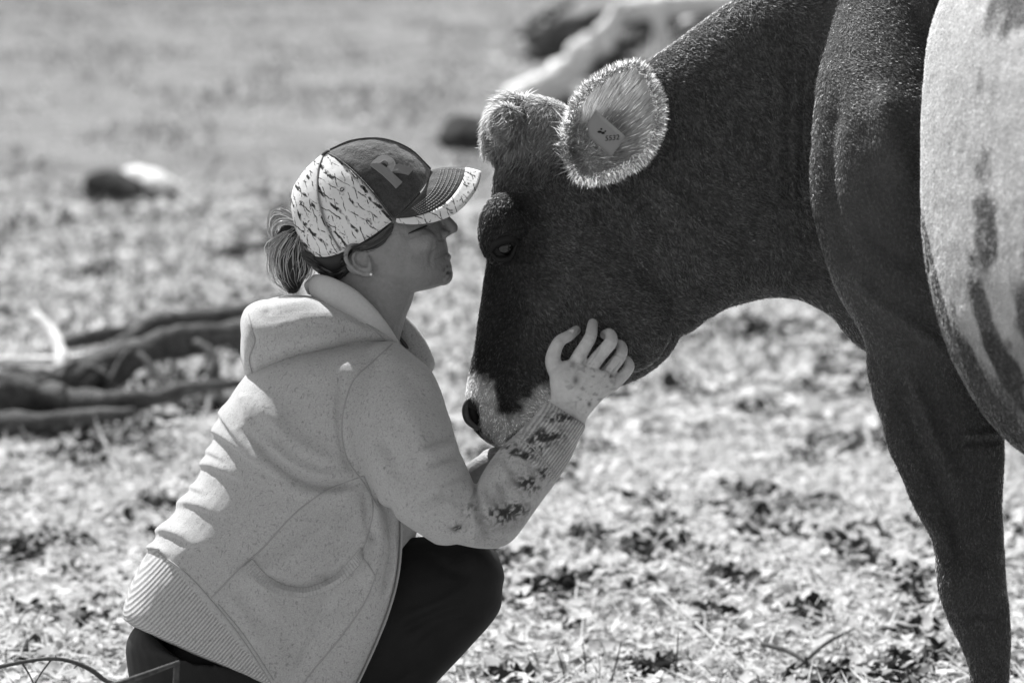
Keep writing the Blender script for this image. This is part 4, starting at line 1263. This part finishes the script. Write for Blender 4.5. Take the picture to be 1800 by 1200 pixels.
# ---- cap
cap_base = spline([(757, 298, HW), (744, 330, HW - 40), (700, 376, HW - 72), (640, 420, HW - 84), (585, 446, HW - 70), (548, 446, HW - 42), (534, 430, HW)], 8)
def arc(c, n):
    d = np.concatenate([[0], np.cumsum(np.linalg.norm(np.diff(c, axis=0), axis=1))])
    t = np.linspace(0, d[-1], n)
    return np.stack([np.interp(t, d, c[:, k]) for k in range(3)], -1)
NB = 49
near_b = arc(cap_base, NB)
CO = np.array([645.0, 374, HW]); CT = np.array([573.0, 270, HW]) - CO
def dome_pt(b, s):
    return CO + (b - CO) * math.cos(s) ** 0.96 + CT * math.sin(s) ** 0.96
def panel(i0, i1, far=False, ns=22, s1=math.pi / 2, thick=3.0, seed=1):
    V = []
    idx = np.linspace(i0, i1, 14)
    for t in idx:
        a = int(min(t, NB - 2)); f = t - a
        b = near_b[a] * (1 - f) + near_b[a + 1] * f
        if far:
            b = np.array([b[0], b[1], 2 * HW - b[2]])
        for k in range(ns):
            V.append(dome_pt(b, s1 * 0.995 * k / (ns - 1)))
    V = np.array(V)
    F = grid_faces(14, ns, False)
    N_ = normals(V, F)
    N_[np.einsum('ij,ij->i', N_, V - CO) < 0] *= -1
    edge_f = np.minimum(np.repeat(np.linspace(0, 1, 14), ns), 1 - np.repeat(np.linspace(0, 1, 14), ns))
    V = V + N_ * (1.6 * vnoise(V, 26, seed) + 1.0 * vnoise(V, 11, seed + 1) + 1.8 * np.clip(edge_f * 8, 0, 1))[:, None]
    Vi = V - N_ * thick
    n = len(V)
    ed = [i * ns for i in range(14)] + [13 * ns + j for j in range(1, ns)] + [i * ns + ns - 1 for i in range(12, -1, -1)] + [j for j in range(ns - 2, 0, -1)]
    R = np.array([(ed[i], ed[(i + 1) % len(ed)], ed[(i + 1) % len(ed)] + n, ed[i] + n) for i in range(len(ed))])
    return np.vstack([V, Vi]), np.vstack([F, F + n, R])
M_CAMO = mat('winter_print_cloth', 0.64, rough=0.9, spec=0.1, extra=birch_extra, bump_=[(900, 0.0004), (40, 0.002)])
M_DENIM = mat('dark_cap_cloth', 0.035, rough=0.85, spec=0.15, sheen=0.5, noise=[(300, 0.4), (60, 0.3)], bump_=[(700, 0.0012), (60, 0.004)])
M_STITCH = mat('stitch_thread', 0.30, rough=0.8)
FR = 18.6
capo = addq('cap', panel(0, FR, seed=81), M_DENIM, person)
capo['label'] = 'ball cap with dark front and pale winter branch print'
addq('front_panel', panel(0, FR, True, seed=82), M_DENIM, capo)
for k, (a, b) in enumerate(((FR, 33), (33, 48))):
    addq('side_panel', panel(a, b, seed=83 + k), M_CAMO, capo)
    addq('side_panel', panel(a, b, True, seed=86 + k), M_CAMO, capo)
addq('button', ell((572, 269, HW), (9, 5, 9), rot=-35, N=16), M_DENIM, capo)
def dome_at(t, s, off=0.0):
    a = int(min(max(t, 0), NB - 2)); f = t - a
    b = near_b[a] * (1 - f) + near_b[a + 1] * f
    p = dome_pt(b, s)
    n_ = p - CO
    return p + n_ / np.linalg.norm(n_) * off
def dome_line(pts, r, off):
    return tube([(*dome_at(t, s, off), r) for t, s in pts], n=4, N=6)
addq('panel_seam', dome_line([(FR, 0.02), (FR, 0.4), (FR, 0.8), (FR, 1.2), (FR, 1.5)], 1.6, 2.6), M_DENIM, capo)
addq('panel_seam', dome_line([(33, 0.02), (33, 0.4), (33, 0.8), (33, 1.2), (33, 1.5)], 1.4, 2.4), mat('print_seam', 0.2, rough=0.9), capo)
addq('panel_seam', dome_line([(0.4, 0.02), (0.4, 0.4), (0.4, 0.8), (0.4, 1.2), (0.4, 1.5)], 1.6, 2.4), M_DENIM, capo)
for t, s in ((25, 0.72), (40, 0.75)):
    c = dome_at(t, s, 1.6); nrm = (c - CO) / np.linalg.norm(c - CO)
    a1 = np.cross(nrm, [0, 0, 1.0]); a1 /= np.linalg.norm(a1); a2 = np.cross(nrm, a1)
    ring = [(*(c + a1 * 3.4 * math.cos(q) + a2 * 3.4 * math.sin(q)), 1.3) for q in np.linspace(0, 2 * math.pi, 13)]
    addq('eyelet', tube(ring, n=2, N=6), M_STITCH if t < FR else M_DENIM, capo)
# lower edge binding
addq('sweatband', tube([(*(near_b[i] + np.array([0, 1, 2])), 2.2) for i in range(19, NB, 3)], n=2, N=8), M_CAMO, capo)
# raised letter on the front
def letter(s, t0, s0, st, ss, name):
    cu = bpy.data.curves.new('t', 'FONT'); cu.body = s; cu.size = 1.0; cu.extrude = 0.09; cu.resolution_u = 4; cu.offset = 0.03
    ob = bpy.data.objects.new('t', cu); COLL.objects.link(ob)
    me = bpy.data.meshes.new_from_object(ob.evaluated_get(bpy.context.evaluated_depsgraph_get()))
    v = np.array([x.co[:] for x in me.vertices]); f = [tuple(p.vertices) for p in me.polygons]
    bpy.data.objects.remove(ob)
    q = np.array([dome_at(t0 - a * st, s0 + b * ss, 3.5 + c * 46) for a, b, c in v])
    addq(name, (q, f), M_EMB, capo, smooth=False)
M_EMB = mat('raised_embroidery', 0.20, rough=0.7, spec=0.3, bump_=[(900, 0.001)])
letter('R', 14.0, 0.28, 11.5, 0.62, 'raised_emblem')
# brim
def brim_curve(pts):
    return arc(spline(pts, 8), 33)
bi = brim_curve([(757, 299, HW), (745, 332, HW - 40), (718, 362, HW - 62), (696, 382, HW - 74)])
bo = brim_curve([(846, 302, HW), (842, 322, HW - 30), (828, 346, HW - 54), (804, 370, HW - 70), (768, 386, HW - 77), (728, 391, HW - 79), (697, 388, HW - 77)])
mid_lift = 7.0
def brim_part(r0, r1, nr, far, thick=4.5, lift=0.0):
    V = []
    rs = np.linspace(r0, r1, nr)
    for i in range(33):
        a, b = bi[i].copy(), bo[i].copy()
        if far:
            a[2] = 2 * HW - a[2]; b[2] = 2 * HW - b[2]
        for r in rs:
            p = a * (1 - r) + b * r
            p[1] -= mid_lift * 4 * r * (1 - r) * (1 - i / 32 * 0.8) + lift
            V.append(p)
    V = np.array(V); F = grid_faces(33, nr, False)
    Vi = V + np.array([-1.0, thick, 0])
    n = len(V)
    ed = [i * nr for i in range(33)] + [32 * nr + j for j in range(1, nr)] + [i * nr + nr - 1 for i in range(31, -1, -1)] + [j for j in range(nr - 2, 0, -1)]
    R = np.array([(ed[i], ed[(i + 1) % len(ed)], ed[(i + 1) % len(ed)] + n, ed[i] + n) for i in range(len(ed))])
    return np.vstack([V, Vi]), np.vstack([F, F + n, R])
brim = addq('brim', brim_part(0, 0.70, 10, False), M_DENIM, capo)
addq('brim', brim_part(0, 0.70, 10, True), M_DENIM, capo)
addq('brim_edge', brim_part(0.69, 1.0, 6, False, lift=1.0), M_CAMO, capo)
addq('brim_edge', brim_part(0.69, 1.0, 6, True, lift=1.0), M_CAMO, capo)
def brim_pt(i, r, off=0.6):
    p = bi[i] * (1 - r) + bo[i] * r
    p = p.copy(); p[1] -= mid_lift * 4 * r * (1 - r) * (1 - i / 32 * 0.8) + off * 0.8; p[2] -= off * 0.4
    return p
sv, sf, o = [], [], 0
for r in (0.22, 0.28, 0.36, 0.44, 0.52, 0.60):
    c = spline([brim_pt(i, r) for i in range(1, 27, 2)], 8)
    for k in range(0, len(c) - 3, 4):
        v, f = tube([(*c[k], 0.75), (*c[k + 2], 0.75)], n=1, N=4)
        sv.append(v); sf += [tuple(i + o for i in q) for q in f]; o += len(v)
addq('stitching', (np.vstack(sv), sf), M_STITCH, capo, kind='stuff')

# ---- hair
def strands(paths_r, n, wid, jit, seed, tone0=0.03, var=0.9):
    """ribbons that follow a bundle of guide lines; paths_r: list of guides (same length arrays x,y,w), mixed at random"""
    r = np.random.default_rng(seed)
    Gd = np.stack([arc(spline(p, 6), 9) for p in paths_r])
    m = len(Gd)
    wts = r.dirichlet(np.full(m, 0.55), n)
    C = np.einsum('nm,mkc->nkc', wts, Gd)
    C += r.normal(0, jit, (n, 1, 3)) + np.cumsum(r.normal(0, jit * 0.22, (n, 9, 3)), axis=1)
    T = np.gradient(C, axis=1); T /= np.linalg.norm(T, axis=2, keepdims=True) + 1e-9
    sd_ = np.cross(T, r.normal(0, 1, (n, 1, 3)) * np.array([0.5, 0.5, 0.5]) + np.array([0, 0, -1.0]))
    sd_ /= np.linalg.norm(sd_, axis=2, keepdims=True) + 1e-9
    wv = (wid * np.array([0.7, 1, 1, 1, 1, 0.95, 0.85, 0.6, 0.15]))[None, :, None]
    V = np.stack([C - sd_ * wv / 2, C + sd_ * wv / 2], 2).reshape(-1, 3)
    F = (np.arange(n)[:, None, None] * 18 + grid_faces(9, 2, False)[None]).reshape(-1, 4)
    c = np.repeat(tone0 * (1 - var * 0.5 + var * r.random(n) ** 2 * 1.6), 18)
    return V, F, c
tail_core = union([sweep([(492, 402, 528, 410, HW, 18), (480, 425, 546, 432, HW, 26), (478, 455, 552, 455, HW, 29), (486, 485, 542, 480, HW, 24), (502, 506, 528, 504, HW, 13)], N=20)], 3, 4)
tailo = addq('ponytail', tail_core, M_HAIRCORE, person)
gs = []
for a in np.linspace(0, 2 * math.pi, 12, endpoint=False):
    ca, sa = math.cos(a), math.sin(a)
    gs.append([(512 + 10 * ca, 398, HW + 12 * sa), (510 + 34 * ca, 420 + 4 * ca, HW + 30 * sa), (514 + 40 * ca, 456, HW + 34 * sa), (514 + 30 * ca, 486, HW + 27 * sa), (514 + 12 * ca, 512, HW + 10 * sa)])
def hair_obj(name, VFc, parent):
    V, F, c = VFc
    return addq(name, (V, F), M_HAIR, parent, cols={'tone': c}, kind='stuff')
hair_obj('hair_strands', strands(gs, 2600, 1.5, 1.6, 91, 0.045), tailo)
# loose locks looped over the tie; sunlight on them painted as a paler tone
loop = [[(522, 392, HW - 8), (500, 378, HW - 10), (480, 374, HW - 8), (474, 392, HW - 4), (484, 412, HW)], [(524, 396, HW + 10), (506, 384, HW), (488, 384, HW), (482, 398, HW), (492, 414, HW)],
        [(520, 386, HW), (498, 366, HW), (478, 370, HW), (472, 398, HW), (478, 420, HW)], [(526, 398, HW - 16), (506, 392, HW - 18), (488, 396, HW - 18), (480, 410, HW - 14), (482, 430, HW - 18)]]
hair_obj('hair_strands', strands(loop, 200, 1.2, 2.2, 92, 0.4), tailo)
fly = [[(520, 400, HW - 10), (490, 412, HW - 20), (470, 425, HW - 20), (468, 440, HW - 16), (474, 452, HW - 16)], [(500, 410, HW - 30), (478, 440, HW - 30), (474, 470, HW - 26), (484, 500, HW - 16), (510, 514, HW)],
       [(540, 430, HW - 30), (552, 460, HW - 36), (558, 480, HW - 40), (548, 490, HW - 30), (540, 494, HW - 24)]]
hair_obj('hair_strands', strands(fly, 110, 1.1, 3.0, 93, 0.3), tailo)
# swept back hair below the cap: follows the skull
def scalp(pts, off):
    return [(x, y, hit(body_bvh, x, y, HW - 40) - off) for x, y in pts]
nape = [scalp([(606, 436), (590, 444), (570, 450), (550, 448), (528, 440)], 4), scalp([(606, 448), (590, 458), (572, 462), (554, 456), (532, 446)], 4), scalp([(606, 462), (594, 472), (576, 474), (558, 466), (538, 452)], 3), scalp([(604, 474), (594, 484), (578, 484), (562, 474), (544, 458)], 3),
        scalp([(612, 480), (600, 490), (584, 490), (566, 480), (548, 464)], 3)]
hb_ = union([sweep([(545, 440, 560, 470, HW, 50), (575, 430, 585, 484, HW, 66), (600, 420, 606, 476, HW, 75), (634, 402, 638, 428, HW, 75), (652, 396, 656, 412, HW, 72)], N=24)], 3, 4)
hair_o = addq('hair', hb_, M_HAIRCORE, person)
hair_obj('hair_strands', strands(nape, 1500, 1.4, 2.0, 94, 0.04), hair_o)
temple = [scalp([(690, 392), (676, 402), (660, 416), (644, 426), (620, 434)], 3), scalp([(686, 402), (672, 414), (656, 424), (640, 430), (618, 436)], 3), scalp([(682, 414), (668, 424), (654, 430), (640, 434), (620, 438)], 2), scalp([(688, 398), (680, 420), (668, 432), (654, 436), (640, 438)], 2)]
hair_obj('hair_strands', strands(temple, 700, 1.2, 1.8, 95, 0.045), hair_o)

# ================================================================== small things in front
M_TWIG = mat('twig_bark', 0.06, rough=0.8, spec=0.25, noise=[(60, 0.4)], bump_=[(200, 0.002)])
M_STALK = mat('dry_stalk', 0.34, rough=0.7, spec=0.3, noise=[(50, 0.2)])
def twig(label, paths, m, name='twig', cat='twig', seed=0, group=None):
    base = at(*paths[0][0][:3])
    e = empty(name, (base[0], base[1], 0.0), label=label, category=cat)
    if group:
        e['group'] = group
    for k, p in enumerate(paths):
        add_limb('stem' if k == 0 else 'shoot', e, path_at(p), m, seed + k, N=8, rough_=0.08)
    return e
twig('thin arched twig springing from the ground beside the black trousers', [
    [(-30, 1178, 4.55, 0.003), (40, 1163, 4.55, 0.003), (95, 1157, 4.55, 0.003), (140, 1167, 4.55, 0.0035), (180, 1192, 4.55, 0.004), (230, 1250, 4.55, 0.004), (270, 1560, 4.6, 0.005)],
    [(40, 1166, 4.55, 0.0016), (52, 1186, 4.55, 0.0014), (66, 1215, 4.55, 0.001)], [(90, 1159, 4.55, 0.0016), (74, 1180, 4.55, 0.0014), (58, 1206, 4.55, 0.001)],
    [(98, 1158, 4.55, 0.0014), (98, 1151, 4.55, 0.0008)], [(140, 1165, 4.55, 0.0014), (130, 1174, 4.55, 0.0008)], [(44, 1163, 4.55, 0.0014), (44, 1158, 4.55, 0.0008)]], M_TWIG, seed=60)
twig('broken stout stick with a snapped fork in front of the black trousers', [
    [(312, 1560, 4.5, 0.008), (308, 1300, 4.5, 0.006), (309, 1215, 4.5, 0.0052), (311, 1166, 4.5, 0.0046)],
    [(313, 1164, 4.5, 0.0036), (280, 1176, 4.48, 0.0044), (230, 1194, 4.46, 0.005), (150, 1222, 4.44, 0.0055), (60, 1262, 4.42, 0.006)]], M_TWIG, name='broken_stick', cat='stick', seed=70)
def lying(label, a, b, h0, h1, r, m, seed, mid=0.0, group=None, name='twig', cat='twig'):
    p, q = G(*a), G(*b)
    base = p.copy(); base[2] = 0
    e = empty(name, base, label=label, category=cat)
    if group:
        e['group'] = group
    c = (p + q) / 2
    add_limb('stem', e, [(*(p + [0, 0, h0 + r]), r), (*(c + [0, 0, (h0 + h1) / 2 + mid + r]), r), (*(q + [0, 0, h1 + r]), r * 0.6)], m, seed, N=8, rough_=0.08)
gl = 'twigs lying in the litter'
lying('dark twig slanting down under a propped twig', (1340, 1160), (1440, 1200), 0.03, 0.02, 0.005, M_TWIG, 80, 0.01, gl)
lying('dark twig propped on another twig in the leaf litter', (1400, 1195), (1500, 1140), 0.02, 0.04, 0.004, M_TWIG, 81, 0.01, gl)
lying('dark twig lying level beside the foot of the cow leg', (1480, 1196), (1640, 1192), 0.02, 0.02, 0.005, M_TWIG, 82, 0.01, gl)
lying('pale straight stalk slanting across the leaf litter below the hand', (1175, 1075), (1310, 1205), 0.03, 0.03, 0.0035, M_STALK, 83, 0.0, None, 'dry_stalk', 'stalk')
lying('pale thin stalk lying level in the leaf litter', (1250, 1122), (1330, 1106), 0.03, 0.03, 0.003, M_STALK, 84, 0.0, None, 'dry_stalk', 'stalk')
gs_ = 'thin dark stems standing in the leaf litter'
for i, (x0, y0, x1, y1) in enumerate(((1180, 1215, 1192, 1112), (1066, 1210, 1092, 1128), (1028, 1200, 1024, 1130), (995, 1215, 978, 1138), (1112, 1205, 1118, 1150))):
    d = float((G(x0, y0) - CAM) @ FWD)
    twig('thin dark stem standing upright in the leaf litter beside the black knee', [[(x0, y0 + 12, d, 0.0022), ((x0 + x1) / 2 + 3, (y0 + y1) / 2, d, 0.0018), (x1, y1, d, 0.001)]], M_TWIG, name='plant_stem', cat='stem', seed=85 + i, group=gs_)
